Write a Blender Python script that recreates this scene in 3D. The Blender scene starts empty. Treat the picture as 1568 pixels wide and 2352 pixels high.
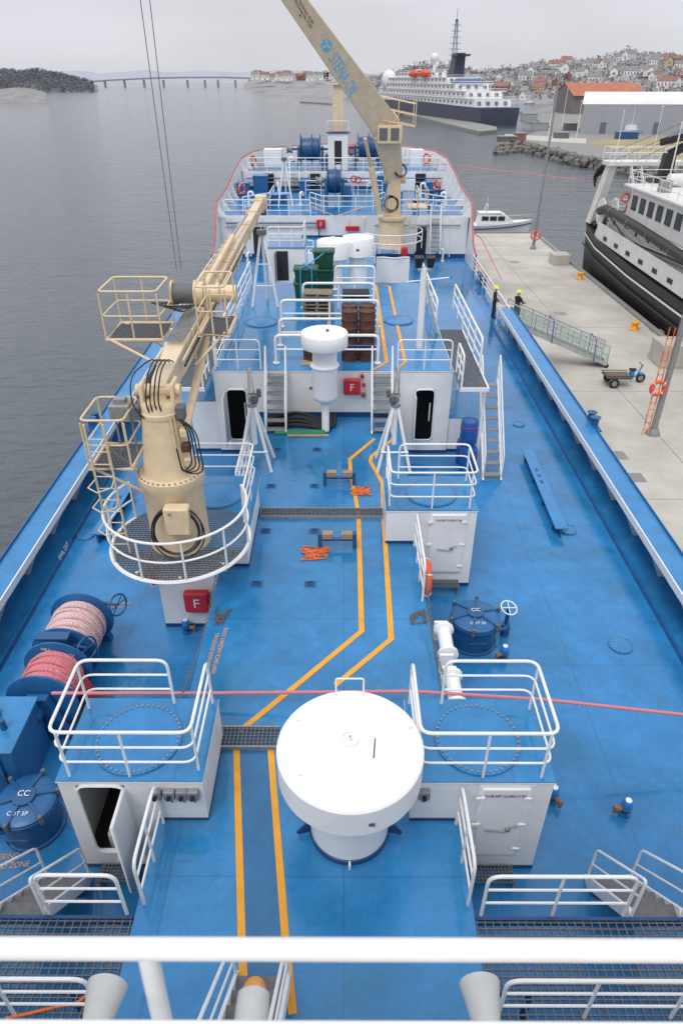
import bpy, bmesh, math, random
from mathutils import Vector, Matrix, noise
V=Vector; R=math.radians; rnd=random.Random(7); pi=math.pi
scene=bpy.context.scene; C=scene.collection
# ------------------------------------------------------------------ camera geometry
F=1568.; CX,CY=784.,1176.; CAM=V((0,0,12))
PITCH=math.atan((1176-180)/F); YAW=R(.19)
CAMR=Matrix.Rotation(YAW,3,'Z')@Matrix.Rotation(pi/2-PITCH,3,'X')
TILT=Matrix.Rotation(R(.83),3,'X'); TI=TILT.inverted()
def ray(px,py): return CAMR@V(((px-CX)/F,(CY-py)/F,-1))
def W(px,py,z): d=ray(px,py); return CAM+d*((z-12)/d.z)
def WY(px,py,Y): d=ray(px,py); return CAM+d*(Y/d.y)
def WX(px,py,X): d=ray(px,py); return CAM+d*(X/d.x)
def S(px,py,z): d=TI@ray(px,py); return CAM+d*((z-12)/d.z)
def SY(px,py,Y): d=TI@ray(px,py); return CAM+d*(Y/d.y)
SHIP=[]; FRAME=['ship']
# ------------------------------------------------------------------ materials
def nodes(name):
    m=bpy.data.materials.new(name); m.use_nodes=True; nt=m.node_tree
    return m,nt,nt.nodes['Principled BSDF']
def N(nt,t,**k):
    n=nt.nodes.new(t)
    for a,b in k.items():
        if a in n.inputs.keys(): n.inputs[a].default_value=b
        else: setattr(n,a,b)
    return n
def mat(name,col,rough=.45,metal=0,var=.14,scale=2.5,bump=0,bscale=30,rust=0,rcol=(.16,.07,.025),spec=.5,rsc=1.6):
    m,nt,b=nodes(name); L=nt.links
    g=N(nt,'ShaderNodeNewGeometry')
    n1=N(nt,'ShaderNodeTexNoise',Scale=scale,Detail=6.,Roughness=.65); L.new(g.outputs['Position'],n1.inputs['Vector'])
    mr=N(nt,'ShaderNodeMapRange'); mr.inputs['From Min'].default_value=.3; mr.inputs['From Max'].default_value=.7
    mr.inputs['To Min'].default_value=1-var; mr.inputs['To Max'].default_value=1+var*.5
    L.new(n1.outputs['Fac'],mr.inputs['Value'])
    mx=N(nt,'ShaderNodeMix',data_type='RGBA',blend_type='MULTIPLY'); mx.inputs[0].default_value=1
    mx.inputs[6].default_value=(*col,1); L.new(mr.outputs[0],mx.inputs[7])
    out=mx.outputs[2]
    if rust:
        mp=N(nt,'ShaderNodeMapping'); mp.inputs['Scale'].default_value=(1,1,.35); L.new(g.outputs['Position'],mp.inputs['Vector'])
        n2=N(nt,'ShaderNodeTexNoise',Scale=rsc,Detail=9.,Roughness=.75); L.new(mp.outputs[0],n2.inputs['Vector'])
        r2=N(nt,'ShaderNodeMapRange'); r2.inputs['From Min'].default_value=.72-rust*.3; r2.inputs['From Max'].default_value=.84-rust*.2
        L.new(n2.outputs['Fac'],r2.inputs['Value'])
        m2=N(nt,'ShaderNodeMix',data_type='RGBA'); L.new(r2.outputs[0],m2.inputs[0]); L.new(out,m2.inputs[6]); m2.inputs[7].default_value=(*rcol,1)
        out=m2.outputs[2]
    L.new(out,b.inputs['Base Color'])
    b.inputs['Metallic'].default_value=metal; b.inputs['Specular IOR Level'].default_value=spec
    mr3=N(nt,'ShaderNodeMapRange'); mr3.inputs['To Min'].default_value=max(.05,rough-.12); mr3.inputs['To Max'].default_value=min(1,rough+.15)
    L.new(n1.outputs['Fac'],mr3.inputs['Value']); L.new(mr3.outputs[0],b.inputs['Roughness'])
    if bump:
        n3=N(nt,'ShaderNodeTexNoise',Scale=bscale,Detail=4.); L.new(g.outputs['Position'],n3.inputs['Vector'])
        bp=N(nt,'ShaderNodeBump',Strength=bump,Distance=.02); L.new(n3.outputs['Fac'],bp.inputs['Height']); L.new(bp.outputs[0],b.inputs['Normal'])
    return m
def deckmat(name,col,seam=True):
    m,nt,b=nodes(name); L=nt.links
    g=N(nt,'ShaderNodeNewGeometry')
    def nz(sc,d=6.,r=.6):
        n=N(nt,'ShaderNodeTexNoise',Scale=sc,Detail=d,Roughness=r); L.new(g.outputs['Position'],n.inputs['Vector']); return n.outputs['Fac']
    def rng(src,a,c,lo,hi):
        r=N(nt,'ShaderNodeMapRange'); 
        for k,v in zip(('From Min','From Max','To Min','To Max'),(a,c,lo,hi)): r.inputs[k].default_value=v
        L.new(src,r.inputs['Value']); return r.outputs[0]
    big=nz(.22,4.); mid=nz(1.3,8.,.7); fine=nz(9,6.,.7)
    def mul(A,fac):
        mx=N(nt,'ShaderNodeMix',data_type='RGBA',blend_type='MULTIPLY'); mx.inputs[0].default_value=1
        if isinstance(A,tuple): mx.inputs[6].default_value=(*A,1)
        else: L.new(A,mx.inputs[6])
        L.new(fac,mx.inputs[7]); return mx.outputs[2]
    c=mul(col,rng(big,.35,.65,.78,1.14)); c=mul(c,rng(mid,.3,.7,.78,1.14)); c=mul(c,rng(fine,.25,.75,.88,1.08))
    def mix(A,Bc,f):
        mx=N(nt,'ShaderNodeMix',data_type='RGBA'); L.new(f,mx.inputs[0]); L.new(A,mx.inputs[6]); mx.inputs[7].default_value=(*Bc,1); return mx.outputs[2]
    wet=nz(.33,7.,.62); c=mix(c,(.015,.115,.21),rng(wet,.5,.66,0,.6))
    st=nz(.9,10.,.78); c=mix(c,(.045,.125,.17),rng(st,.56,.7,0,.6))
    sc=nz(5.5,12.,.85); c=mix(c,(.32,.45,.53),rng(sc,.645,.7,0,.55))
    br=nz(2.1,10.,.8); c=mix(c,(.12,.1,.075),rng(br,.65,.74,0,.6))
    if seam:
        sp=N(nt,'ShaderNodeSeparateXYZ'); L.new(g.outputs['Position'],sp.inputs[0])
        for ax,per,wd in ((0,2.7,.03),(1,5.9,.035)):
            d=N(nt,'ShaderNodeMath',operation='MULTIPLY'); L.new(sp.outputs[ax],d.inputs[0]); d.inputs[1].default_value=1/per
            f=N(nt,'ShaderNodeMath',operation='FRACT'); L.new(d.outputs[0],f.inputs[0])
            lt=N(nt,'ShaderNodeMath',operation='LESS_THAN'); L.new(f.outputs[0],lt.inputs[0]); lt.inputs[1].default_value=wd/per
            hf=N(nt,'ShaderNodeMath',operation='MULTIPLY'); L.new(lt.outputs[0],hf.inputs[0]); hf.inputs[1].default_value=.4
            c=mix(c,tuple(x*.5 for x in col),hf.outputs[0])
    L.new(c,b.inputs['Base Color'])
    mxr=N(nt,'ShaderNodeMath',operation='MULTIPLY'); L.new(rng(mid,.3,.7,.5,1.5),mxr.inputs[0]); L.new(rng(wet,.42,.62,.22,.06),mxr.inputs[1]); L.new(mxr.outputs[0],b.inputs['Roughness']); b.inputs['Specular IOR Level'].default_value=.5
    bp=N(nt,'ShaderNodeBump',Strength=.08,Distance=.02); L.new(mid,bp.inputs['Height']); L.new(bp.outputs[0],b.inputs['Normal'])
    return m
def ropemat(name,col,col2):
    m,nt,b=nodes(name); L=nt.links
    t=N(nt,'ShaderNodeNewGeometry')
    w=N(nt,'ShaderNodeTexWave',Scale=9.,Distortion=1.5,bands_direction='DIAGONAL'); L.new(t.outputs['Position'],w.inputs['Vector'])
    mx=N(nt,'ShaderNodeMix',data_type='RGBA'); L.new(w.outputs['Fac'],mx.inputs[0]); mx.inputs[6].default_value=(*col,1); mx.inputs[7].default_value=(*col2,1)
    L.new(mx.outputs[2],b.inputs['Base Color']); b.inputs['Roughness'].default_value=.85
    bp=N(nt,'ShaderNodeBump',Strength=.6,Distance=.02); L.new(w.outputs['Fac'],bp.inputs['Height']); L.new(bp.outputs[0],b.inputs['Normal'])
    return m
DECK=deckmat('deck paint',(.026,.205,.475)); TRUNK=deckmat('trunk deck paint',(.029,.218,.485)); WALKM=deckmat('walkway paint',(.022,.14,.32),False)
WHITE=mat('white paint',(.8,.8,.78),.35,var=.1,rust=.18,rcol=(.48,.4,.3),scale=1.2)
WHITER=mat('rail white paint',(.8,.81,.8),.35,var=.08,rust=.14,rcol=(.45,.36,.28))
VENTW=mat('vent white paint',(.86,.86,.85),.3,var=.04,rust=.03,rcol=(.6,.56,.5))
BLUE=mat('machinery blue paint',(.014,.09,.23),.35,var=.25,rust=.1)
BLUEM=mat('cabinet blue paint',(.018,.12,.31),.35,var=.22,rust=.08)
BLUEL=mat('bulwark blue paint',(.032,.215,.48),.26,var=.22,scale=1.5,rust=.08)
NAVY=mat('dark blue band paint',(.012,.06,.18),.4)
CREAM=mat('cream crane paint',(.71,.56,.36),.4,var=.15,rust=.25,rcol=(.34,.18,.07),rsc=2.2)
CREAM2=mat('cream boom paint',(.69,.56,.38),.42,var=.14,rust=.14,rcol=(.34,.22,.11))
YEL=mat('yellow line paint',(.8,.36,.02),.5,var=.18,rust=.14,rcol=(.1,.17,.22),rsc=4)
GREY=mat('grey galvanised steel',(.3,.31,.31),.5,metal=.3,var=.25,scale=8)
DKGREY=mat('dark grating steel',(.13,.135,.14),.6,var=.3,scale=10)
STEEL=mat('stainless steel',(.45,.44,.42),.3,metal=.7,var=.2)
BLACK=mat('black rubber',(.012,.012,.013),.45)
DARK=mat('painted interior shade',(.02,.022,.025),.8)  # near-black colour paints in the shade of interiors and doorways
RED=mat('red paint',(.55,.02,.03),.4); REDL=mat('faded red paint',(.5,.13,.14),.5,var=.3)
ORANGE=mat('orange webbing',(.75,.16,.02),.7); LIFE=mat('lifebuoy orange',(.75,.11,.04),.5)
ROPEP=ropemat('pink rope',(.55,.12,.15),(.75,.32,.34)); ROPEW=ropemat('pale rope',(.62,.34,.34),(.8,.64,.62)); ROPER=ropemat('red rope',(.5,.03,.05),(.62,.08,.1))
RUST=mat('rusty drum',(.1,.04,.026),.75,var=.5,scale=5,rust=.4,rcol=(.26,.19,.15),rsc=3)
WOOD=mat('weathered wood',(.16,.12,.09),.8,var=.4,scale=9); WOODL=mat('pale wood',(.5,.36,.2),.7,var=.3,scale=8); CRW=mat('cradle wood',(.36,.25,.17),.7,var=.3,scale=9)
GREEN=mat('green plastic',(.01,.085,.045),.45,var=.3); GREENN=mat('green netting',(.3,.52,.46),.7)
HIVIS=mat('hi-vis yellow',(.7,.85,.05),.5,var=.05); CLOTH=mat('black coverall',(.016,.017,.02),.85); SKIN=mat('skin',(.5,.3,.22),.6)
LBLUE=mat('light blue lettering',(.1,.5,.85),.5,var=.05); LWHITE=mat('white lettering',(.75,.78,.82),.5,var=.04); LNAVY=mat('navy lettering',(.03,.06,.2),.5); LORG=mat('orange lettering',(.7,.36,.14),.6); LBLK=mat('black lettering',(.07,.06,.05),.6)
AMBER=mat('amber lens',(.65,.27,.04),.25); PURPLE=mat('purple strap',(.16,.06,.3),.7); GLASS=mat('dark window glass',(.03,.04,.05),.08)
VALVEB=mat('bright blue valve',(.02,.2,.6),.3); CHAINM=mat('rusty chain',(.2,.17,.15),.6,metal=.4)
ALU=mat('aluminium',(.5,.52,.52),.4,metal=.5)
# ------------------------------------------------------------------ mesh builder
def fillet(pts,r=.15,closed=False,n=4):
    pts=[V(p) for p in pts]; m=len(pts); out=[]
    for i,p in enumerate(pts):
        if not closed and i in (0,m-1): out.append(p); continue
        a=pts[i-1]-p; b=pts[(i+1)%m]-p
        if a.length<1e-6 or b.length<1e-6: continue
        rr=min(r,a.length*.45,b.length*.45); a=p+a.normalized()*rr; b=p+b.normalized()*rr
        for k in range(n+1):
            t=k/n; out.append(a*(1-t)**2+p*2*t*(1-t)+b*t*t)
    return out
class MB:
    def __init__(s): s.v=[]; s.f=[]
    def add(s,vs,fs):
        n=len(s.v); s.v+=[V(v) for v in vs]; s.f+=[tuple(i+n for i in f) for f in fs]; return s
    def box(s,x0,x1,y0,y1,z0,z1):
        return s.add([(x,y,z) for z in (z0,z1) for y in (y0,y1) for x in (x0,x1)],[(0,2,3,1),(4,5,7,6),(0,1,5,4),(2,6,7,3),(0,4,6,2),(1,3,7,5)])
    def hexa(s,b,t):
        return s.add(list(b)+list(t),[(3,2,1,0),(4,5,6,7),(0,1,5,4),(1,2,6,5),(2,3,7,6),(3,0,4,7)])
    def bar(s,p0,p1,w,h,up=(0,0,1),w1=None,h1=None):
        p0,p1,up=V(p0),V(p1),V(up); d=(p1-p0).normalized(); x=d.cross(up).normalized(); y=x.cross(d)
        w1=w if w1 is None else w1; h1=h if h1 is None else h1
        q=lambda p,a,b:[p-x*a/2-y*b/2,p+x*a/2-y*b/2,p+x*a/2+y*b/2,p-x*a/2+y*b/2]
        return s.hexa(q(p0,w,h),q(p1,w1,h1))
    def cyl(s,p0,p1,r0,r1=None,n=14):
        r1=r0 if r1 is None else r1
        return s.tube([p0,p1],[r0,r1],n)
    def tube(s,pts,r,n=8,closed=False):
        pts=[V(p) for p in pts]; m=len(pts); px=None; base=len(s.v)
        for i,p in enumerate(pts):
            d=(pts[(i+1)%m]-pts[i-1]) if closed else pts[min(i+1,m-1)]-pts[max(i-1,0)]
            d=d.normalized() if d.length>1e-9 else V((0,0,1))
            if px is None:
                a=V((0,0,1)) if abs(d.z)<.9 else V((1,0,0)); x=a.cross(d).normalized()
            else:
                x=px-d*px.dot(d); x=x.normalized() if x.length>1e-6 else V((1,0,0))
            px=x; y=d.cross(x); rr=r[i] if isinstance(r,(list,tuple)) else r
            s.v+=[p+x*(math.cos(2*pi*k/n)*rr)+y*(math.sin(2*pi*k/n)*rr) for k in range(n)]
        for i in range(m if closed else m-1):
            j=(i+1)%m
            for k in range(n):
                l=(k+1)%n; s.f.append((base+i*n+k,base+i*n+l,base+j*n+l,base+j*n+k))
        if not closed:
            s.f.append(tuple(base+k for k in range(n))[::-1]); s.f.append(tuple(base+(m-1)*n+k for k in range(n)))
        return s
    def _lathe(s,prof,c,n,axis):
        c=V(c); a=V(axis).normalized(); u=(V((1,0,0)) if abs(a.x)<.9 else V((0,1,0))); u=(u-a*u.dot(a)).normalized(); w=a.cross(u); b=len(s.v)
        for r,h in prof: s.v+=[c+a*h+u*(r*math.cos(2*pi*k/n))+w*(r*math.sin(2*pi*k/n)) for k in range(n)]
        for i in range(len(prof)-1):
            for k in range(n):
                l=(k+1)%n; s.f.append((b+i*n+k,b+i*n+l,b+(i+1)*n+l,b+(i+1)*n+k))
        s.f.append(tuple(b+k for k in range(n))[::-1]); s.f.append(tuple(b+(len(prof)-1)*n+k for k in range(n)))
        return s
    def torus(s,c,Rr,r,axis=(0,0,1),n=24,m=8):
        a=V(axis).normalized(); u=(V((1,0,0)) if abs(a.x)<.9 else V((0,1,0))); u=(u-a*u.dot(a)).normalized(); w=a.cross(u)
        return s.tube([V(c)+u*Rr*math.cos(2*pi*k/n)+w*Rr*math.sin(2*pi*k/n) for k in range(n)],r,m,True)
    def prism(s,poly,z0,z1):
        n=len(poly); return s.add([(x,y,z0) for x,y in poly]+[(x,y,z1) for x,y in poly],[tuple(range(n))[::-1],tuple(range(n,2*n))]+[(i,(i+1)%n,n+(i+1)%n,n+i) for i in range(n)])
    def poly(s,pts): return s.add(pts,[tuple(range(len(pts)))])
    def strip(s,A,B):
        n=len(A); return s.add(list(A)+list(B),[(i,i+1,n+i+1,n+i) for i in range(n-1)])
    def sphere(s,c,r,n=16,m=10,sz=1.,z0=-1.,axis=(0,0,1)):
        prof=[]
        for i in range(m+1):
            h=z0+(1-z0)*i/m; prof.append((max(1e-3,r*math.sqrt(max(0,1-h*h))),r*h*sz))
        return s._lathe(prof,V(c),n,axis)
    def grating(s,x0,x1,y0,y1,z,sx=.09,sy=.09,h=.03,t=.014):
        k=x0
        while k<=x1+1e-6: s.box(k-t/2,k+t/2,y0,y1,z-h,z); k+=sx
        k=y0
        while k<=y1+1e-6: s.box(x0,x1,k-t/2,k+t/2,z-h*.9,z-.002); k+=sy
        return s
    def build(s,name,m,parent=None,bev=0,ang=38,label=None,cat=None,group=None,kind=None,origin=None):
        if parent is not None:
            r=parent
            while r.parent: r=r.parent
            o0=r.location.copy()
        elif origin is not None: o0=V(origin)
        else:
            xs=[v.x for v in s.v]; ys=[v.y for v in s.v]; o0=V(((min(xs)+max(xs))/2,(min(ys)+max(ys))/2,min(v.z for v in s.v)))
        me=bpy.data.meshes.new(name); me.from_pydata([v-o0 for v in s.v],[],s.f)
        bm=bmesh.new(); bm.from_mesh(me); bmesh.ops.recalc_face_normals(bm,faces=bm.faces); bm.to_mesh(me); bm.free()
        me.materials.append(m)
        me.shade_smooth(); me.set_sharp_from_angle(angle=R(ang))
        o=bpy.data.objects.new(name,me); C.objects.link(o)
        if parent is not None: o.parent=parent
        else:
            o.location=o0
            if FRAME[0]=='ship': SHIP.append(o)
            if kind: o['kind']=kind
            if cat: o['category']=cat
            if group: o['group']=group
        if label: o['label']=label
        if bev:
            b=o.modifiers.new('bevel','BEVEL'); b.width=bev; b.segments=2; b.limit_method='ANGLE'
        return o
def thing(name,label,cat,loc=(0,0,0),group=None):
    o=bpy.data.objects.new(name,None); C.objects.link(o); o.location=loc; o.empty_display_size=.1
    o['label']=label; o['category']=cat
    if group: o['group']=group
    if FRAME[0]=='ship': SHIP.append(o)
    return o
def dup(root,loc,rz=0,label=None,group=None,scale=None):
    r=root.copy(); C.objects.link(r); r.location=loc; r.rotation_euler=(0,0,rz)
    if scale: r.scale=(scale,)*3
    if label: r['label']=label
    if group: r['group']=group
    if FRAME[0]=='ship': SHIP.append(r)
    for ch in list(root.children):
        c=ch.copy(); C.objects.link(c); c.parent=r
        for g in list(ch.children):
            d=g.copy(); C.objects.link(d); d.parent=c
    return r
def copies(proto,spots,group=None):
    for i,sp in enumerate(spots):
        if i==0:
            proto.location=sp[0]; proto.rotation_euler=(0,0,sp[1])
            if len(sp)>2: proto['label']=sp[2]
            if group: proto['group']=group
        else: dup(proto,sp[0],sp[1],sp[2] if len(sp)>2 else None,group)
def text(s,size,m,parent,loc,xd,yd,name='lettering',align='CENTER',label=None,cat=None,sx=1.,group=None):
    cu=bpy.data.curves.new('t','FONT'); cu.body=s; cu.size=size; cu.align_x=align; cu.align_y='CENTER'; cu.extrude=.0015
    o=bpy.data.objects.new('t',cu); C.objects.link(o); bpy.context.view_layer.update()
    me=bpy.data.meshes.new_from_object(o.evaluated_get(bpy.context.evaluated_depsgraph_get()))
    xd=V(xd).normalized(); yd=V(yd); yd=(yd-xd*yd.dot(xd)).normalized(); n=xd.cross(yd)
    mb=MB(); mb.add([V(loc)+xd*(v.co.x*sx)+yd*v.co.y+n*(v.co.z+.004) for v in me.vertices],[tuple(p.vertices) for p in me.polygons])
    C.objects.unlink(o); bpy.data.objects.remove(o); bpy.data.curves.remove(cu); bpy.data.meshes.remove(me)
    return mb.build(name,m,parent,label=label,cat=cat,group=group)
def rail(label,pts,h=1.05,mids=2,step=1.35,r=.028,m=None,closed=False,ends=True,name='railing',cat='railing',group=None,fr=.18):
    m=m or WHITER; pts=[V(p) for p in pts]; root=thing(name,label,cat,pts[0],group); up=V((0,0,h))
    top=[p+up for p in pts]
    if not closed and ends: top=[pts[0]]+top+[pts[-1]]
    MB().tube(fillet(top,fr,closed),r,8,closed).build('handrail',m,root)
    for k in range(1,mids+1):
        MB().tube(fillet([p+up*(k/(mids+1)) for p in pts],fr,closed),r*.72,6,closed).build('cross_rail',m,root)
    n=len(pts); segs=n if closed else n-1
    for i in range(segs):
        a,b=pts[i],pts[(i+1)%n]; q=max(1,round((b-a).length/step))
        for k in range(q):
            if i==0 and k==0 and ends and not closed: continue
            if k==0 and (b-a).length>.5 and i>0: f=.12/(b-a).length
            else: f=k/q
            p=a.lerp(b,f); MB().cyl(p,p+up,r*.85,n=8).build('post',m,root)
    return root
def stair(label,foot,top,w,n=8,m=None,side=(1,0,0),hr=True,name='stairs',tm=None):
    m=m or WHITER; foot,top=V(foot),V(top); sd=V(side).normalized()*(w/2); root=thing(name,label,'stairs',foot)
    for sg in (-1,1):
        MB().bar(foot+sd*sg,top+sd*sg,.05,.2).build('stringer',m,root)
        if hr:
            u=V((0,0,.95)); a,b=foot+sd*sg,top+sd*sg
            MB().tube(fillet([a,a+u,b+u,b],.12),.024,8).build('handrail',m,root)
            MB().tube([a+u*.55,b+u*.55],.018,6).build('cross_rail',m,root)
    dr=(top-foot); dr.z=0; dr.normalize()
    for k in range(n):
        p=foot.lerp(top,(k+.6)/n); dz=V((0,0,.03))
        MB().hexa([p-sd-dr*.13-dz,p+sd-dr*.13-dz,p+sd+dr*.13-dz,p-sd+dr*.13-dz],[p-sd-dr*.13,p+sd-dr*.13,p+sd+dr*.13,p-sd+dr*.13]).build('step',tm or GREY,root)
    return root
def cover(label,c,r,nb,m=None,group=None,h=.035,name='manhole_cover'):
    c=V(c); root=thing(name,label,'hatch cover',c,group)
    MB()._lathe([(r*1.0,.003),(r*1.0,h),(r*.93,h+.006),(0.01,h+.007)],c,40,(0,0,1)).build('lid',m or BLUEL,root)
    b=MB()
    for k in range(nb):
        a=2*pi*k/nb; p=c+V((math.cos(a)*r*.94,math.sin(a)*r*.94,h)); b.cyl(p,p+V((0,0,.035)),max(.016,r*.028),n=6)
    b.build('bolts',GREY,root); return root
def bands(root,*bx):
    for q in bx: MB().box(*q).build('base_band',NAVY,root)
# ------------------------------------------------------------------ levels
T=1.44; RH=2.47; R2=3.18; L2=2.87; L3=4.24
def st(name,mb,m): return mb.build(name,m,kind='structure',origin=(0,0,0))
plan=[(9.05,-10),(9.05,60),(8.8,65),(8.1,69),(6.2,72),(3.4,73.8),(0,74.6)]
full=plan+[(-x,y) for x,y in plan[-2::-1]]
st('hull',MB().prism([(x*.995,y-.03 if y>60 else y) for x,y in full],-6.5,-.02),NAVY)
st('side_deck',MB().poly([(-9.0,-10,0),(9.0,-10,0),(9.0,53.5,0),(-9.0,53.5,0)]),DECK)
st('trunk_deck',MB().box(-3.08,1.95,-2,52.6,.004,T),TRUNK)
st('walkway_strip',MB().poly([S(549,1714,T)+V((0,0,.004)),S(620,1714,T)+V((0,0,.004)),S(676,2330,T)+V((0,0,.004)),S(567,2330,T)+V((0,0,.004))]),WALKM)
st('superstructure',MB().box(-9,9,-14,.2,.0,10.25),WHITE)
def line(label,px,z,w=.115):
    pts=[S(x,y,z) for x,y in px]; A=[];B=[]
    for i,p in enumerate(pts):
        d=(pts[min(i+1,len(pts)-1)]-pts[max(i-1,0)]).normalized(); nrm=V((-d.y,d.x,0))
        if 0<i<len(pts)-1:
            d1=(pts[i]-pts[i-1]).normalized(); k=1/max(.5,abs(d1.dot(d)))
        else: k=1
        A.append(p+nrm*w/2*k+V((0,0,.009))); B.append(p-nrm*w/2*k+V((0,0,.009)))
    MB().strip(A,B).build('walkway_line',YEL,label=label,cat='floor marking')
line('orange walkway line running aft from the near grating, left of its pair',[(543,1714),(555,2150),(563,2330)],T)
line('orange walkway line running aft from the near grating, beside the big white vent',[(621,1714),(655,2150),(672,2330)],T)
line('long bent orange walkway line on the port side of the path amidships',[(550,1680),(665,1587),(830,1450),(823,1180),(805,1085),(803,1055),(860,1008)],T)
line('long bent orange walkway line on the starboard side of the path amidships',[(770,1574),(898,1468),(880,1180),(878,1110),(850,1060),(853,1048),(903,1008)],T)
line('orange line on the raised deck nearest the rusty drums',[(857,850),(887,832),(863,655),(893,657)],R2+.012)
line('orange line on the raised deck nearest the floodlight mast',[(893,657),(930,832),(913,846)],R2+.012)
# ------------------------------------------------------------------ deckhouses
def door_part(root,x0,x1,z0,z1,y,txt=None,name='door'):
    d=MB().box(x0,x1,y-.06,y-.005,z0,z1).build(name,WHITE,root,bev=.03)
    MB().box(x0-.05,x1+.05,y-.02,y-.002,z0-.05,z1+.05).build('door_frame',WHITER,root)
    cx=(x0+x1)/2; zm=z0+(z1-z0)*.42
    MB().tube(fillet([(cx-.25,y-.1,zm+.02),(cx+.1,y-.1,zm-.02),(cx+.15,y-.1,zm+.1),(cx+.28,y-.09,zm+.12)],.05),.016,6).cyl((cx+.13,y-.12,zm+.04),(cx+.13,y-.05,zm+.04),.04).build('door_handle',STEEL,d)
    for k in (.12,.5,.88):
        z=z0+(z1-z0)*k
        MB().box(x0-.09,x0+.05,y-.09,y-.058,z-.03,z+.03).build('hinge',WHITER,d)
        MB().box(x1-.1,x1+.03,y-.085,y-.058,z-.02,z+.02).build('door_clip',WHITER,d)
    if txt: text(txt,.085,LNAVY,d,(cx,y-.062,z1-.17),(1,0,0),(0,0,1),sx=.62)
    return d
def roofslab(root,x0,x1,y0,y1,z):
    MB().box(x0-.015,x1+.015,y0-.015,y1+.015,z,z+.02).build('roof',TRUNK,root)
    MB().box(x0-.02,x1+.02,y0-.02,y1+.02,z-.03,z-.003).build('roof_edge',WHITE,root)
def open_front(mb,x0,x1,z0,z1,hx0,hx1,hz0,hz1,y,th=.05):
    mb.box(x0,hx0,y,y+th,z0,z1).box(hx1,x1,y,y+th,z0,z1).box(hx0,hx1,y,y+th,hz1,z1).box(hx0,hx1,y,y+th,z0,hz0)
h=thing('deckhouse','small white deckhouse with an open doorway, nearest on the port side','deckhouse',(-3.4,7.5,0))
m=MB(); open_front(m,-4.55,-3.09,0,RH-.03,-4.28,-3.5,.5,2.36,6.72); m.box(-4.55,-4.5,6.772,8.38,0,RH-.03).box(-4.5,-2.24,8.33,8.38,0,RH-.03).box(-3.09,-2.24,6.72,6.77,T+.002,RH-.03).box(-2.29,-2.24,6.77,8.33,T+.002,RH-.03); m.build('wall',WHITE,h)
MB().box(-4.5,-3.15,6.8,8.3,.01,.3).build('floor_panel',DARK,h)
MB().box(-3.13,-3.095,6.775,8.32,.3,RH-.05).build('inner_wall',GREY,h)
bands(h,(-4.552,-3.085,6.71,6.718,.0,.1),(-3.08,-2.238,6.708,6.716,T+.01,T+.06),(-2.237,-2.23,6.72,8.38,T+.01,T+.06))
roofslab(h,-4.55,-2.24,6.72,8.38,RH)
dl=MB().box(-3.53,-3.47,5.98,6.66,.5,2.36).build('door',WHITE,h,bev=.03,label='open white door swung toward the camera')
MB().cyl((-3.6,6.15,1.3),(-3.5,6.15,1.3),.03).tube([(-3.6,6.05,1.3),(-3.6,6.35,1.32)],.015,6).build('door_handle',STEEL,dl)
MB().tube(fillet([(-4.28,6.71,.5),(-3.5,6.71,.5),(-3.5,6.71,2.36),(-4.28,6.71,2.36)],.2,True),.03,6,True).build('door_frame',WHITER,h)
sb=thing('jerrycan','pale plastic jerrycan inside the open doorway','jerrycan',(-3.95,6.95,.31))
MB().box(-4.12,-3.8,6.85,7.15,.31,.78).build('body',mat('pale plastic',(.6,.6,.55),.5),sb,bev=.06); MB().cyl((-4.03,6.97,.78),(-4.03,6.97,.85),.04).build('cap',BLACK,sb)
h=thing('deckhouse','small white deckhouse with a closed door, nearest on the starboard side','deckhouse',(2.5,7.5,0))
MB().box(1.955,3.36,6.72,8.38,0,RH-.03).box(1.107,1.952,6.72,8.38,T+.002,RH-.03).build('wall',WHITE,h); roofslab(h,1.107,3.36,6.72,8.38,RH)
bands(h,(1.957,3.368,6.708,6.717,0,.1),(3.362,3.37,6.72,8.38,0,.1),(1.105,1.95,6.706,6.716,T+.01,T+.07))
door_part(h,2.22,3.0,.5,2.36,6.72,'TO BE KEPT CLOSED AT SEA')
h=thing('deckhouse','small white deckhouse with closed door and blue drums behind it, amidships on the starboard side','deckhouse',(2.5,15.4,0))
MB().box(1.955,3.42,14.6,16.3,0,RH-.03).box(1.1,1.952,14.6,16.3,T+.002,RH-.03).build('wall',WHITE,h); roofslab(h,1.1,3.42,14.6,16.3,RH)
bands(h,(1.957,3.43,14.588,14.597,0,.12),(3.422,3.43,14.6,16.3,0,.12),(1.098,1.95,14.586,14.596,T+.01,T+.09))
door_part(h,2.25,3.15,.52,2.38,14.6,'TO BE KEPT CLOSED AT SEA')
h=thing('deckhouse','white deckhouse under the round crane platform on the port side','deckhouse',(-3.6,14.5,0))
MB().box(-4.5,-3.085,12.95,16.3,0,RH-.03).box(-3.08,-2.37,13.6,16.3,T+.002,RH-.03).build('wall',WHITE,h)
bands(h,(-4.51,-3.08,12.938,12.947,0,.12),(-3.07,-2.36,13.588,13.597,T+.01,T+.09),(-2.368,-2.36,13.6,16.3,T+.01,T+.09))
roofslab(h,-4.5,-2.3,12.95,16.3,RH)
proto=thing('switch_box','small grey switch box in the row of four on the near port deckhouse wall','switch box')
MB().box(-.09,.09,-.1,0,0,.2).build('housing',GREY,proto,bev=.015); MB().cyl((0,-.1,.1),(0,-.16,.1),.035).build('knob',BLACK,proto); MB().cyl((0,0,0),(0,-.02,-.15),.014,n=6).build('cable_gland',BLACK,proto)
copies(proto,[((-3.0,6.72,2.1),0),((-2.78,6.72,2.1),0),((-2.58,6.72,2.1),0),((-2.4,6.72,2.1),0)],'switch boxes on the port deckhouse')
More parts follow.
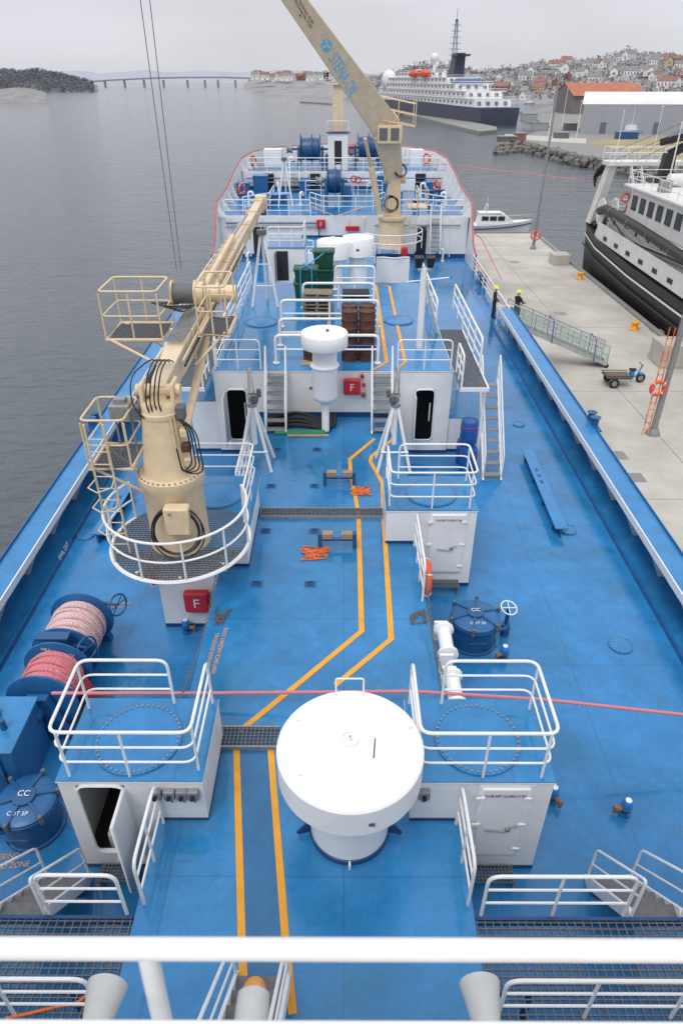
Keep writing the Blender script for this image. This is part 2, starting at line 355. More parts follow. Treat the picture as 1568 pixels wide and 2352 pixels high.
dup(proto,(1.3,6.72,2.12),0,'single switch box on the near starboard deckhouse wall','switch box by the starboard house')
for k,x in enumerate((-2.98,-2.72)): dup(proto,(x,13.6,2.0),0,('left','right')[k]+' of two switch boxes below the round crane platform','switch boxes below the crane platform')
h=thing('fore_deckhouse','wide white deckhouse block carrying the raised cargo deck, with two dark doorways','deckhouse',(-.4,28,0))
YF=22.3; m=MB(); XL,XR=-4.5,3.76
open_front(m,XL,-3.09,0,R2-.03,-4.12,-3.4,.54,2.5,YF); open_front(m,1.96,XR,0,R2-.03,2.5,3.2,.54,2.5,YF)
m.box(-3.085,1.955,YF,YF+.05,T+.002,R2-.03).box(XL,XL+.05,YF+.05,33.6,0,R2-.03).box(XR-.05,XR,YF+.05,33.6,0,R2-.03).box(XL+.05,XR-.05,33.55,33.6,0,R2-.03); m.build('wall',WHITE,h)
bands(h,(-3.07,1.945,YF-.012,YF-.003,T+.01,T+.2),(XL-.005,-3.09,YF-.012,YF-.003,0,.12),(1.96,XR+.005,YF-.012,YF-.003,0,.12))
MB().box(XL-.02,XR+.02,YF-.02,33.62,R2-.028,R2-.002).build('roof_edge',WHITE,h)
MB().box(XL,XR,YF,33.6,R2,R2+.012).build('roof',TRUNK,h)
for xa,xb,zz in ((-5.45,-4.52,2.0),(3.78,4.75,1.35)):
    MB().box(xa,xb,YF+.1,YF+2.6,.003,zz).build('side_block',WHITE,h,bev=.02); MB().box(xa-.01,xb+.01,YF+.09,YF+2.61,zz+.002,zz+.02).build('side_block_top',TRUNK,h); bands(h,(xa-.005,xb+.005,YF+.085,YF+.095,.004,.12))
for x0,x1 in ((-4.12,-3.4),(2.5,3.2)):
    MB().tube(fillet([(x0,YF-.01,.54),(x1,YF-.01,.54),(x1,YF-.01,2.5),(x0,YF-.01,2.5)],.18,True),.03,6,True).build('door_frame',WHITER,h)
    MB().box(x0-.04,x0,YF-.72,YF-.03,.56,2.48).build('door',WHITE,h,bev=.02)
    MB().box(x0-.2,x1+.2,YF+1.1,YF+1.15,.02,2.9).build('inner_wall',DARK,h)  # back wall coloured near-black to paint the shade inside the opening
    MB().cyl((x1-.12,YF+.2,1.2),(x1-.12,YF+.2,1.9),.025).build('hose_reel_pipe',WHITER,h)
def fbox(label,x,y,z,s):
    r=thing('fire_hose_box',label,'fire box',(x,y,z-s/2)); MB().box(x-s/2,x+s/2,y-.22,y-.01,z-s/2,z+s/2).build('cabinet',RED,r,bev=.06); text('F',s*.62,LWHITE,r,(x,y-.222,z),(1,0,0),(0,0,1)); return r
q=SY(808,885,YF); fbox('red fire hose box marked F on the wall beside the slim white vent',q.x,YF,q.z,.58)
q=SY(454,1377,12.9); fbox('red fire hose box marked F on the crane house wall',q.x,12.95,q.z,.62)
for i,(px,py,s) in enumerate(((831,862,.12),(835,882,.1),(834,905,.16))):
    q=SY(px,py,YF); r=thing('fire_valve',('small red alarm button at the top right of the F box','red hose coupling at mid height beside the F box','red hydrant valve low beside the F box')[i],'fire valve',q); MB().box(q.x-s/2,q.x+s/2,YF-.1,YF-.01,q.z-s/2,q.z+s/2).build('body',RED,r,bev=.02); MB().torus((q.x,YF-.14,q.z),s*.5,.015,(0,1,0),12,6).cyl((q.x,YF-.14,q.z),(q.x,YF-.1,q.z),.02).build('wheel',RED if i<2 else GREY,r)
for lab,px,py,r,nb,z in (('bolted round cover on the roof of the near port deckhouse',320,1698,.72,44,RH+.02),('bolted round cover on the roof of the near starboard deckhouse',1095,1698,.72,44,RH+.02),('bolted round cover on the amidships starboard deckhouse roof',990,1133,.68,40,RH+.02),('bolted round cover on the roof beside the port crane',500,1138,.66,40,RH+.02),
    ('round cover on the raised deck by the port side rails',600,741,.65,36,R2+.012),('round cover on the raised deck between the orange line and the floodlight mast',915,737,.6,36,R2+.012),
    ('round deck flange beside the starboard bulwark, level with the dark doorways',1190,975,.24,12,0),('round deck flange at the near end of the blue girder to starboard',1303,1218,.26,14,0),('round deck flange on the open starboard deck abreast the tank hatch',1424,1483,.29,16,0),('small deck flange far forward on the starboard deck',1030,636,.27,12,0),('round deck flange near the port girder',198,1230,.26,14,0),('round deck flange against the port bulwark at the picture edge',48,1322,.28,14,0),('round cover on the fore trunk left of the twin vents',660,557,.75,30,T),('round cover on the fore trunk at the foot of the far crane',885,578,.7,30,T)):
    cover(lab,S(px,py,z),r,nb)
# ------------------------------------------------------------------ railings on houses
def RZ(z,*p): return [(x,y,z) for x,y in p]
z=RH+.02
rail('white railing around the near port deckhouse roof',RZ(z,(-3.0,8.3),(-4.48,8.3),(-4.48,6.8),(-2.32,6.8),(-2.32,8.3)))
rail('white railing around the near starboard deckhouse roof',RZ(z,(1.75,8.3),(3.28,8.3),(3.28,6.8),(1.18,6.8),(1.18,8.3)))
rail('white railing around the amidships starboard deckhouse roof',RZ(z,(1.5,16.2),(3.34,16.2),(3.34,14.68),(1.18,14.68),(1.18,16.2)))
rail('white railing on the inboard edge of the crane house roof',RZ(z,(-2.4,13.9),(-2.4,16.22),(-4.4,16.22)))
rail('white railing from the near port house aft along the trunk edge',RZ(T,(-2.98,6.66),(-2.98,5.35)),step=.7)
rail('white railing from the near starboard house aft along the trunk edge',RZ(T,(1.88,6.66),(1.88,5.35)),step=.7)
rail('white railing on the trunk edge aft of the amidships starboard house',RZ(T,(1.86,14.5),(1.86,12.3)),step=.8)
z=R2+.012
rail('white railing on the front edge of the raised deck, port side',RZ(z,(-4.42,YF+.1),(-2.85,YF+.1)),mids=2,step=.9)
rail('white railing on the front edge of the raised deck, starboard side',RZ(z,(1.85,YF+.1),(3.68,YF+.1)),mids=2,step=.9)
rail('long white railing on the port edge of the raised deck',RZ(z,(-4.42,YF+.4),(-4.42,33.4)),step=1.8,r=.04)
rail('short white railing on the starboard edge of the raised deck ahead of the side grating',RZ(z,(3.68,27),(3.68,33.4)),step=1.6,r=.04)
for s,x0,x1,lab in ((1,3.8,4.75,'starboard'),(-1,-5.5,-4.55,'port')):
    g=thing('side_platform','dark grating platform along the %s side of the raised deck'%lab,'platform',((x0+x1)/2,24,R2-.1))
    MB().grating(x0,x1,20.9,26.8,R2-.02,.11,.11,.03,.03).build('grating',DKGREY,g); MB().box(x0,x1,20.85,20.9,R2-.14,R2-.01).box(x1-.05 if s>0 else x0,x1 if s>0 else x0+.05,20.9,26.8,R2-.14,R2-.01).build('frame',WHITER,g)
    for yy in (21.2,26.4): MB().cyl((x1-.06 if s>0 else x0+.06,yy,0),(x1-.06 if s>0 else x0+.06,yy,R2-.14),.05).build('leg',WHITER,g)
    xo=x1-.04 if s>0 else x0+.04
    rail('white railing outboard of the %s side grating'%lab,RZ(R2,(xo,22.6),(xo,29.5)),step=1.5,r=.04)
    rail('white railing at the near end of the %s side grating'%lab,RZ(R2,(3.85 if s>0 else -4.6,20.95),(3.85 if s>0 else -4.6,22.2)),step=.7,r=.035)
stair('white stairs from the starboard deck up to the side grating',(5.1,20.3,0),(5.05,22.5,R2-.4),.62,9,side=(1,0,0))
stair('white stairs up to the raised deck left of the slim vent',(-2.3,20.95,T),(-2.3,YF-.05,R2),.68,7)
stair('white stairs up to the raised deck right of the slim vent',(1.3,20.95,T),(1.3,YF-.05,R2),.68,7)
# ------------------------------------------------------------------ white vents
c=S(802,1900,T); c=V((c.x,6.6,T))
v=thing('mushroom_vent','big white drum-topped tank vent in the foreground','vent',c)
MB()._lathe([(.64,.02),(.63,.7),(.66,1.35),(1.06,1.5),(1.1,1.53),(1.1,2.03),(1.07,2.06),(.02,2.085)],c,64,(0,0,1)).build('drum',VENTW,v)
MB()._lathe([(.66,.001),(.66,.11),(.645,.12)],c,48,(0,0,1)).build('base_ring',NAVY,v)
for a in (R(190),R(350)):
    d=V((math.cos(a),math.sin(a),0)); MB().bar(c+d*.6+V((0,0,.2)),c+d*.86+V((0,0,.06)),.03,.3,h1=.06).build('gusset',NAVY,v)
MB().torus(c+V((0,.1,2.1)),.13,.01,n=20).build('lid_ring',WHITER,v); MB().cyl(c+V((0,.1,2.07)),c+V((0,.1,2.14)),.035).build('boss',WHITER,v); MB().cyl(c+V((0,.1,2.14)),c+V((0,.1,2.165)),.015).build('boss_bolt',STEEL,v)
MB().cyl(c+V((.34,-.22,2.07)),c+V((.36,-.1,2.36)),.012,n=8).build('lever',DKGREY,v)
MB().tube(fillet([c+V((-.22,.95,2.06)),c+V((-.22,1.0,2.42)),c+V((.22,1.0,2.42)),c+V((.22,.95,2.06))],.04),.014).build('grab_rail',WHITER,v)
for dx in (-.27,.27): MB().tube([c+V((dx,.85,2.07)),c+V((dx*.95,.35,2.065))],.012,6).build('lid_stay',WHITER,v)
for a,rr in ((150,.95),(215,.9),(20,1.0)): 
    p=c+V((math.cos(R(a))*rr*.98,math.sin(R(a))*rr*.98,2.06)); MB().cyl(p,p+V((0,0,.06)),.03).build('lug',WHITER,v)
MB().box(c.x+.25,c.x+.34,c.y-1.075,c.y-1.06,T+1.72,T+1.78).build('plate',DKGREY,v)
MB().box(c.x-.12,c.x+.02,c.y-.67,c.y-.652,T+1.02,T+1.11).build('sticker',mat('green sticker',(.03,.35,.15)),v)
MB().tube([c+V((0,-.64,.1)),c+V((0,-.72,.1)),c+V((0,-.72,.01))],.02,6).build('drain_pipe',WHITER,v)
c=V((S(748,985,T).x,21.2,T)); v=thing('mushroom_vent','slim white vent with a round cap standing before the fire hose box','vent',c)
MB()._lathe([(.13,0),(.13,1.0),(.2,1.08),(.38,1.2),(.43,1.35),(.42,2.3),(.44,2.34),(.44,2.42),(.4,2.44),(.4,3.0),(.73,3.02),(.75,3.05),(.75,3.44),(.73,3.47),(.02,3.5)],c,40,(0,0,1)).build('drum',VENTW,v)
MB().torus(c+V((0,0,2.38)),.45,.03,n=32).build('flange',WHITER,v); MB()._lathe([(.22,.001),(.22,.03)],c,20,(0,0,1)).build('base_ring',NAVY,v)
MB().cyl(c+V((.1,0,3.5)),c+V((.1,0,3.56)),.05).build('cap',DKGREY,v); MB().cyl(c+V((-.5,-.1,1.6)),c+V((-.35,0,1.6)),.05).build('valve',DKGREY,v)
xa=SY(765,560,38).x; xb=SY(822,560,38.4).x; c=V((xa,38,T)); v=thing('twin_vent','low wide white double-drum vent beyond the green bins','vent',c)
for i,(x,Y,rr) in enumerate(((xa,38,.88),(xb,38.6,.86))):
    cc=V((x,Y,T)); MB()._lathe([(.5,0),(.5,1.8),(rr,1.95),(rr,2.75+.06*i),(rr*.96,2.8+.06*i),(.02,2.84+.06*i)],cc,40,(0,0,1)).build('drum',VENTW,v)
    MB().torus(cc+V((0,0,2.95)),.13,.015,n=16).cyl(cc+V((0,0,2.8)),cc+V((0,0,2.97)),.03).build('handwheel',WHITER,v); MB().box(x-.1,x+.05,Y-rr-.01,Y-rr+.02,T+2.3,T+2.4).build('sticker',GREEN,v)
MB().box(xa+.3,xb-.3,37.75,38.9,T+2.0,T+2.7).build('link_box',VENTW,v)
# ------------------------------------------------------------------ foreground rail & horns
r=thing('bridge_rail','thick white rail of the bridge right in front of the camera','railing',(0,.75,10.25))
a=S(0,2178,10.38); MB().tube([(-1.7,a.y,10.38),(1.7,a.y,10.38)],.0235,16).build('handrail',WHITER,r)
MB().cyl((SY(345,2205,a.y).x,a.y,10.375),(SY(345,2205,a.y).x+.02,a.y-.12,9.6),.023).build('post',WHITER,r)
b=SY(700,2350,a.y-.14); MB().tube([(-1.7,a.y-.14,b.z-.02),(1.7,a.y-.14,b.z-.02)],.012,10).build('cross_rail',WHITER,r)
HORN=mat('horn grey',(.55,.56,.55),.4)
for i,(px,py) in enumerate(((245,2272),(1102,2268))):
    q=S(px,py,5.9); h=thing('loudspeaker_horn','white loudspeaker horn at the bottom %s of the picture, near the bridge'%('left','right')[i],'loudspeaker',q)
    MB()._lathe([(.03,-.95),(.085,-.93),(.09,-.5),(.1,-.3),(.13,-.12),(.155,0),(.16,.03),(.14,.03),(.1,-.2),(.01,-.3)],q,28,(0,1,-.12)).build('horn',HORN,h)
    MB().tube([q+V((0,-.5,0)),q+V((0,-.5,-.35)),q+V((0,-2.2,-.35))],.025,8).build('bracket',WHITER,h)
    if i: MB().box(q.x-.03,q.x+.04,q.y-.35,q.y-.27,q.z+.11,q.z+.117).build('sticker',LWHITE,h)
q=S(583,2285,5.9); h=thing('signal_lamp','white signal lamp with an amber dome at the bottom of the picture','lamp',q)
MB()._lathe([(.12,-.9),(.125,-.3),(.13,-.1),(.125,.0),(.1,.02)],q,28,(0,1,-.1)).build('housing',HORN,h); MB().sphere(q+V((0,.0,0)),.1,20,10,1.3,0,(0,1,-.1)).build('lens',AMBER,h); MB().tube([q+V((0,-.5,0)),q+V((0,-.5,-.4)),q+V((0,-2.2,-.4))],.025,8).build('bracket',WHITER,h)
for s,xa,xb,lab in ((-1,-9,-3.1,'port'),(1,1.97,9,'starboard')):
    g=thing('cross_walkway','grating walkway crossing the deck below the bridge on the %s side'%lab,'walkway',((xa+xb)/2,4.4,T))
    MB().grating(xa,xb,3.3,5.12,T,.12,.09,.035,.016).build('grating',DKGREY,g)
    for q in ((xa,xb,5.122,5.17,T-.15,T+.02),(xa,xb,3.25,3.298,T-.15,T+.02),(xa,xb,4.2,4.24,T-.15,T-.04)): MB().box(*q).build('beam',NAVY,g)
    for x in (xa+.6,(xa+xb)/2,xb-.6): MB().cyl((x,4.22,0),(x,4.22,T-.15),.05).build('leg',NAVY,g)
rail('white railing along the front of the port cross walkway',RZ(T,(-3.2,5.2),(-4.35,5.2)),step=.85)
rail('white railing along the front of the starboard cross walkway',RZ(T,(2.05,5.2),(4.15,5.2)),step=1.0)
rail('white railing along the front of the port walkway at the picture edge',RZ(T,(-5.3,5.2),(-8.9,5.2)),step=1.2)
rail('white railing along the front of the starboard walkway at the picture edge',RZ(T,(5.1,5.2),(8.9,5.2)),step=1.2)
rail('white railing along the back of the port cross walkway',RZ(T,(-3.2,3.9),(-8.9,3.9)),step=1.2)
rail('white railing along the back of the starboard cross walkway',RZ(T,(2.05,3.9),(8.9,3.9)),step=1.2)
stair('grating stairs from the port cross walkway down to the deck',(-4.8,6.5,0),(-4.8,5.2,T),.75,6,tm=DKGREY)
stair('grating stairs from the starboard cross walkway down to the deck',(4.65,6.5,0),(4.65,5.2,T),.75,6,tm=DKGREY)
stair('short stairs onto the trunk deck below the signal lamp',(-1.1,4.35,T),(-1.1,2.6,3.3),.72,6,tm=DKGREY)
q=S(120,2330,T+.02); MB().tube(fillet([q+V((-.6,-.05,0)),q+V((-.2,.03,.01)),q+V((.1,.1,.01)),q+V((.3,.12,.01)),q+V((.45,.3,.01))],.1),.022,5).build('lashing_strap',ORANGE,label='orange strap lying on the port cross walkway',cat='strap')
for lab,x0,x1,y in (('grating step between the near port house and the big vent',497,637,1712),('long grating step across the trunk amidships',598,886,1184)):
    A=S(x0,y,T+.1); B=S(x1,y,T+.1); d=.42 if y>1500 else .38
    g=thing('grating_step',lab,'grating',((A.x+B.x)/2,A.y,T)); MB().grating(A.x,B.x,A.y,A.y+d,T+.1,.075,.075,.03,.018).build('grating',DKGREY,g)
    for q in ((A.x,B.x,A.y-.03,A.y-.002,T+.002,T+.1),(A.x,B.x,A.y+d+.002,A.y+d+.03,T+.002,T+.1)): MB().box(*q).build('edge_bar',GREY,g)
for lab,x0,x1,y in (('small grating step below the near starboard door',2.1,2.95,6.3),('small grating step below the open port door',-4.2,-3.55,6.3),('small grating step below the amidships starboard door',2.2,3.1,14.2)):
    g=thing('grating_step',lab,'grating',((x0+x1)/2,y,0)); MB().grating(x0,x1,y,y+.33,.3,.06,.06,.03,.014).build('grating',DKGREY,g)
    for q in ((x0,x0+.03,y,y+.33,.005,.268),(x1-.03,x1,y,y+.33,.005,.268)): MB().box(*q).build('side_plate',GREY,g)
# ------------------------------------------------------------------ bulwarks
for s,lab in ((-1,'port'),(1,'starboard')):
    b=thing('bulwark','blue bulwark with a broad flat top and white brackets along the %s side'%lab,'bulwark',(s*8.7,20,0))
    X=lambda a:s*a
    def bx(mb,xa,xb,y0,y1,z0,z1): return mb.box(min(X(xa),X(xb)),max(X(xa),X(xb)),y0,y1,z0,z1)
    bx(MB(),8.36,9.0,2,36.6,1.06,1.1).build('cap_plate',BLUEL,b,bev=.01)
    bx(MB(),8.97,9.0,2,36.6,1.102,1.17).build('outer_edge',BLUEM,b)
    bx(MB(),8.325,8.358,2,36.6,.88,1.1).build('inner_lip',WHITER,b)
    bx(MB(),8.96,8.995,2,36.6,.0,1.055).build('side_plate',BLUEL,b)
    bx(MB(),8.1,8.16,2,36.6,.002,.14).build('coaming',BLUEM,b)
    bx(MB(),9.01,9.1,2,49,.55,.68).build('rubbing_strip',REDL,b)
    for k in range(17):
        y=3+k*2.0
        MB().add([(X(8.365),y,.88),(X(8.365),y,1.055),(X(8.955),y,1.055),(X(8.955),y,.02),(X(8.8),y,.02)]+[(X(8.365),y+.05,.88),(X(8.365),y+.05,1.055),(X(8.955),y+.05,1.055),(X(8.955),y+.05,.02),(X(8.8),y+.05,.02)],[(0,1,2,3,4),(9,8,7,6,5)]+[(i,(i+1)%5,5+(i+1)%5,5+i) for i in range(5)]).build('bracket',WHITER,b)
    rail('white open railing forward of the %s bulwark'%lab,[(X(8.85),36.7,0),(X(8.85),49,0)],step=1.5,r=.035,mids=3,h=1.1)
tp=[(9.05,48.5,1.1),(9.05,50,1.5),(9.1,52,3.3),(9.2,53,3.72),(9.25,59,3.95),(9.15,62.5,4.6),(8.95,66,5.2),(8.3,69.3,5.4),(6.3,72.2,5.5),(3.4,74.1,5.55),(0,74.9,5.57)]
tp2=tp+[(-x,y,z) for x,y,z in tp[-2::-1]]
bs=[(9.0,48.5,-.3),(9.0,50,-.3),(9.0,52,-.3),(9.0,53,-.3),(9.0,59,-.3),(8.9,62.5,.0),(8.65,66,.0),(8.0,69,0),(6.0,71.8,0),(3.3,73.6,0),(0,74.4,0)]
bs2=bs+[(-x,y,z) for x,y,z in bs[-2::-1]]
b=thing('bow_bulwark','white bow bulwark with red top edge sweeping round the forecastle','bulwark',(0,62,0))
def ins(p,k): return V((p[0]*(1-k/9),p[1]-(k if p[1]>68 else 0),p[2]))
A=[V(p) for p in tp2]; B=[V(p) for p in bs2]; Ai=[ins(p,.1) for p in A]; Bi=[ins(p,.1) for p in B]
MB().strip(A,B).strip(Bi,Ai).build('plating',WHITE,b,ang=60)
MB().tube([(p+q)/2+V((0,0,.02)) for p,q in zip(A,Ai)],.068,8).build('top_edge',REDL,b,ang=80)
for i in range(2,len(A)-2):
    for f in (.15,.65):
        p=Ai[i].lerp(Ai[i+1],f); lv=L3 if p.y>65.4 else L2
        if p.z-lv<.3: continue
        q=V((p.x*.93,p.y-(.7 if p.y>68 else 0),lv)); o=V((p.x*.998,p.y,lv)); dy=V((0,.06,0))
        MB().add([p,q,o,p+dy,q+dy,o+dy],[(0,1,2),(5,4,3),(0,3,4,1),(1,4,5,2),(2,5,3,0)]).build('bracket',WHITER,b)
st('forecastle_deck',MB().prism([(-8.95,52.7),(8.95,52.7),(8.95,65.5),(-8.95,65.5)],L2-.05,L2),DECK)
st('forecastle_upper_deck',MB().prism([(-8.8,65.4),(8.8,65.4),(8.0,69),(5.9,71.6),(3.2,73.3),(0,74.1),(-3.2,73.3),(-5.9,71.6),(-8.0,69)],L3-.05,L3),DECK)
w=thing('forecastle_bulkhead','white bulkhead across the ship below the lower forecastle deck','bulkhead',(0,52.7,0))
MB().box(-8.94,8.94,52.62,52.69,.0,L2+.05).build('wall',WHITE,w); bands(w,(-3.07,1.94,52.6,52.615,T+.002,T+.15),(-8.93,-3.1,52.6,52.615,.002,.3),(1.97,8.93,52.6,52.615,.002,.3))
p=SY(970,517,52.6); MB()._lathe([(.5,0),(.5,.05),(.44,.06)],(p.x,52.61,p.z),28,(0,-1,0)).build('manhole',WHITER,w)
for px in (505,530,560,600,640,800,835,935,1035): 
    p=SY(px,528,52.6); MB().box(p.x-.04,p.x+.04,52.5,52.61,.1 if abs(p.x)>3.2 else T+.1,L2-.05).build('stiffener',WHITE,w)
for k,zz in enumerate((2.2,2.45)): MB().tube([(-8.5,52.5,zz),(-1.8,52.5,zz),(-1.8,52.5,1.6)],.05,6).build('pipe',(GREY,BLUE)[k],w)
MB().tube([(2.2,52.5,2.3),(8.4,52.5,2.3)],.05,6).build('pipe',GREY,w)
for xx in (-6.2,5.6): MB().box(xx-.4,xx+.4,52.55,52.61,.3,2.2).build('doorway',DARK,w,bev=.02)  # flat dark panels paint shaded doorways on the solid wall
w=thing('upper_bulkhead','white bulkhead step below the winch deck at the bow','bulkhead',(0,65.4,L2))
MB().box(-8.75,8.75,65.32,65.39,L2,L3+.05).build('wall',WHITE,w)
for k in range(11): MB().box(-7.9+k*1.55,-7.8+k*1.55,65.15,65.31,L2+.02,L3-.02).build('stiffener',WHITE,w)
bands(w,(-8.7,8.7,65.13,65.15,L2+.002,L2+.28)); MB().tube([(-8.4,65.05,L2+.9),(8.4,65.05,L2+.9)],.05,6).build('pipe',BLUE,w); MB().tube([(-8.4,65.05,L2+.6),(8.4,65.05,L2+.6)],.04,6).build('pipe',GREY,w)
for xx in (-6.5,-2.5,3.6,6.6): MB().box(xx-.42,xx+.42,65.1,65.31,L2+.1,L3-.12).build('doorway',DARK,w)  # doorway shade painted as dark boxes, no real openings
q=SY(737,514,52.6); fbox('red fire hose box marked F on the forecastle bulkhead',q.x,52.6,q.z,.62)
q=SY(809,523,52.6); MB().box(q.x-.5,q.x+.5,52.2,52.48,q.z-.15,q.z+.15).build('red_chest',RED,label='flat red equipment chest on the forecastle bulkhead',cat='chest',bev=.03)
rail('white railing along the after edge of the lower forecastle deck, port part',RZ(L2,(-8.6,52.9),(-2.4,52.9)),step=1.6,r=.035)
rail('white railing along the after edge of the lower forecastle deck, starboard part',RZ(L2,(3.9,52.9),(8.6,52.9)),step=1.6,r=.035)
rail('white railing around the forecastle winch platform',RZ(L2,(-2.6,56.5),(-1.6,54.6),(2.1,54.6),(3.1,56.5)),step=1.2,r=.035)
rail('white railing behind the middle forecastle winch',RZ(L2,(-3.2,62.5),(3.2,62.5)),step=1.2,r=.035)
rail('white railing on the port wing of the lower forecastle deck',RZ(L2,(-7.4,54.2),(-5.6,56.0),(-5.6,60)),step=1.3,r=.035)
rail('white railing on the starboard wing of the lower forecastle deck',RZ(L2,(7.4,54.2),(5.8,56.0),(5.8,60)),step=1.3,r=.035)
rail('white railing along the edge of the bow winch deck',RZ(L3,(-8.3,65.6),(8.3,65.6)),step=1.7,r=.035)
rail('white railing across the bow just inside the bulwark',RZ(L3,(-5.5,70.2),(5.5,70.2)),step=1.5,r=.035)
q=SY(997,550,52); stair('white stairs up to the lower forecastle deck, starboard',(q.x,51.2,.6),(q.x,52.4,L2),.7,8)
stair('white stairs up to the bow winch deck, port of the middle winch',(-4.2,64.0,L2),(-4.2,65.0,L3),.8,5)
line('orange line on the lower forecastle deck curving round the winch',[(715,474),(770,497),(838,474)],L2,.14)
def winch(label,c,r,w,rope,axis=(1,0,0)):
    c=V(c); ax=V(axis); h=thing('mooring_winch',label,'winch',c); z=V((0,0,r+.25))
    for k in (-1,0.15,1):
        p=c+z+ax*(w/2*k); MB()._lathe([(r,-.04),(r,.04)],p,32,ax).build('flange',BLUE,h)
    MB()._lathe([(r*.72,-w*.44),(r*.76,0),(r*.72,w*.44)],c+z,28,ax).build('rope_coil',rope,h)
    for k in (-1.25,1.25):
        p=c+ax*(w/2*k); a=ax*.1; bq=V((-ax.y,ax.x,0))*r*.7
        MB().hexa([p-a-bq,p+a-bq,p+a+bq,p-a+bq],[p-a-bq*.4+z*1.15,p+a-bq*.4+z*1.15,p+a+bq*.4+z*1.15,p-a+bq*.4+z*1.15]).build('bearing_stand',BLUE,h,bev=.03)
    MB().cyl(c+z-ax*w*.95,c+z+ax*w*.95,.09).build('shaft',BLUE,h)
    MB()._lathe([(r*.3,-.25),(r*.22,0),(r*.3,.25)],c+z-ax*w*1.1,18,ax).build('warping_drum',GREY,h)
    p=c+ax*w*.95; MB().hexa([p+V((-.35,-.4,0)),p+V((.35,-.4,0)),p+V((.35,.4,0)),p+V((-.35,.4,0))],[p+V((-.3,-.3,1.1)),p+V((.3,-.3,1.1)),p+V((.3,.3,1.1)),p+V((-.3,.3,1.1))]).build('gearbox',BLUEM,h,bev=.05)
    return h
winch('blue mooring winch on the bow deck, left of the white mast house',S(714,384,L3),1.2,1.7,BLUE)
winch('blue mooring winch on the bow deck, right of the white mast house',S(842,380,L3),1.2,1.7,BLUE)
winch('blue winch standing on the lower forecastle deck',S(768,460,L2),1.15,1.1,BLUE)
q=S(806,372,L3); MB().sphere(q+V((0,0,1.1)),.45,16,8,1.4).build('rope_bundle',ROPEP,label='pink rope bundle beside the white mast house',cat='rope')
proto=thing('gooseneck_vent','x','vent'); MB().tube(fillet([(0,0,.02),(0,0,.85),(.35,0,.85),(.35,0,.55)],.2),.09,10).build('pipe',WHITER,proto); MB()._lathe([(.16,0),(.16,.04)],(0,0,.003),14,(0,0,1)).build('flange',WHITER,proto); MB()._lathe([(.13,0),(.13,.16)],(.35,0,.42),12,(0,0,1)).build('head',BLUE,proto)
copies(proto,[(S(px,py,z_),rz,lab) for px,py,z_,rz,lab in ((572,468,L2,0,'white gooseneck vent by the port bulwark of the lower forecastle'),(640,446,L2,2,'white gooseneck vent left of the lower forecastle winch, near the step'),(690,470,L2,1,'white gooseneck vent beside the winch platform railing'),(855,446,L2,3,'white gooseneck vent right of the lower forecastle winch'),(965,447,L2,0,'white gooseneck vent by the far crane head'),(1022,470,L2,3,'white gooseneck vent by the starboard bulwark of the lower forecastle'),(665,386,L3,0,'white gooseneck vent on the bow deck left of the winches'),(905,384,L3,3,'white gooseneck vent on the bow deck right of the winches'),(690,585,T,1,'white gooseneck vent on the fore trunk by the double-drum vent'),(570,610,0,1,'white gooseneck vent on the port deck below the crane boom'),(1015,600,0,3,'white gooseneck vent on the starboard deck before the forecastle'))],'gooseneck vents on the fore decks')
for i,(px,py,z_,w_,hh) in enumerate(((640,470,L2,1.3,.7),(905,466,L2,1.2,.8),(560,448,L2,1.0,.9),(700,440,L2,.9,.8),(985,440,L2,1.0,.7),(600,440,L2,1.2,1.2),(880,440,L2,1.1,1.2))):
    q=S(px,py,z_); r=thing('deck_hatch',('blue raised hatch port of the winch platform','blue raised hatch between the winch and the far crane','blue locker near the port lifebuoy','small blue hatch beside the middle winch','blue locker near the starboard lifebuoy','taller blue locker on the port side of the lower forecastle','taller blue locker between middle winch and far crane')[i],'hatch',q); MB().box(q.x-w_/2,q.x+w_/2,q.y-.4,q.y+.6,z_+.002,z_+hh).build('coaming',BLUEM,r,bev=.03); MB().box(q.x-w_/2-.05,q.x+w_/2+.05,q.y-.45,q.y+.65,z_+hh+.002,z_+hh+.08).build('lid',BLUEL,r,bev=.02)
for i,(px,py,z_,w_,hh,dd_) in enumerate(((575,430,L2,1.8,.8,1.2),(660,432,L2,1.2,1.0,1.0),(930,436,L2,1.6,.9,1.2),(735,602,T,1.5,.7,1.0))):
    q=S(px,py,z_); r=thing('white_deck_box',('low white casing by the port bow bulwark','white casing left of the middle winch','low white casing behind the far crane','low white casing before the double-drum vent')[i],'casing',q); MB().box(q.x-w_/2,q.x+w_/2,q.y-dd_/2,q.y+dd_/2,z_+.002,z_+hh).build('body',WHITE,r,bev=.04); MB().box(q.x-w_/2+.1,q.x+w_/2-.1,q.y-dd_/2+.1,q.y+dd_/2-.1,z_+hh+.002,z_+hh+.05).build('lid',BLUEL,r,bev=.01)
for i,(px,py) in enumerate(((812,411),(822,413))): lc_=SY(px,py,62); r=thing('lifebuoy','','lifebuoy',lc_); r['label']=('left','right')[i]+' of two small red rings hung on the rail right of the middle winch'; MB().torus(lc_,.22,.05,(0,1,0),22,8).build('ring',RED,r); MB().cyl(lc_+V((0,.1,-1.6)),lc_+V((0,.1,.1)),.03).build('post',WHITER,r)
c=S(776,392,L3); h=thing('mast_house','small white mast house with a dark doorway on the bow','deckhouse',c)
MB().box(c.x-.85,c.x+.85,c.y,c.y+1.6,L3,7.1).build('wall',WHITE,h,bev=.03); MB().box(c.x-.3,c.x+.32,c.y-.03,c.y-.005,L3+.5,L3+2.3).build('doorway',DARK,h,bev=.02)  # doorway is a dark panel with its shade painted in
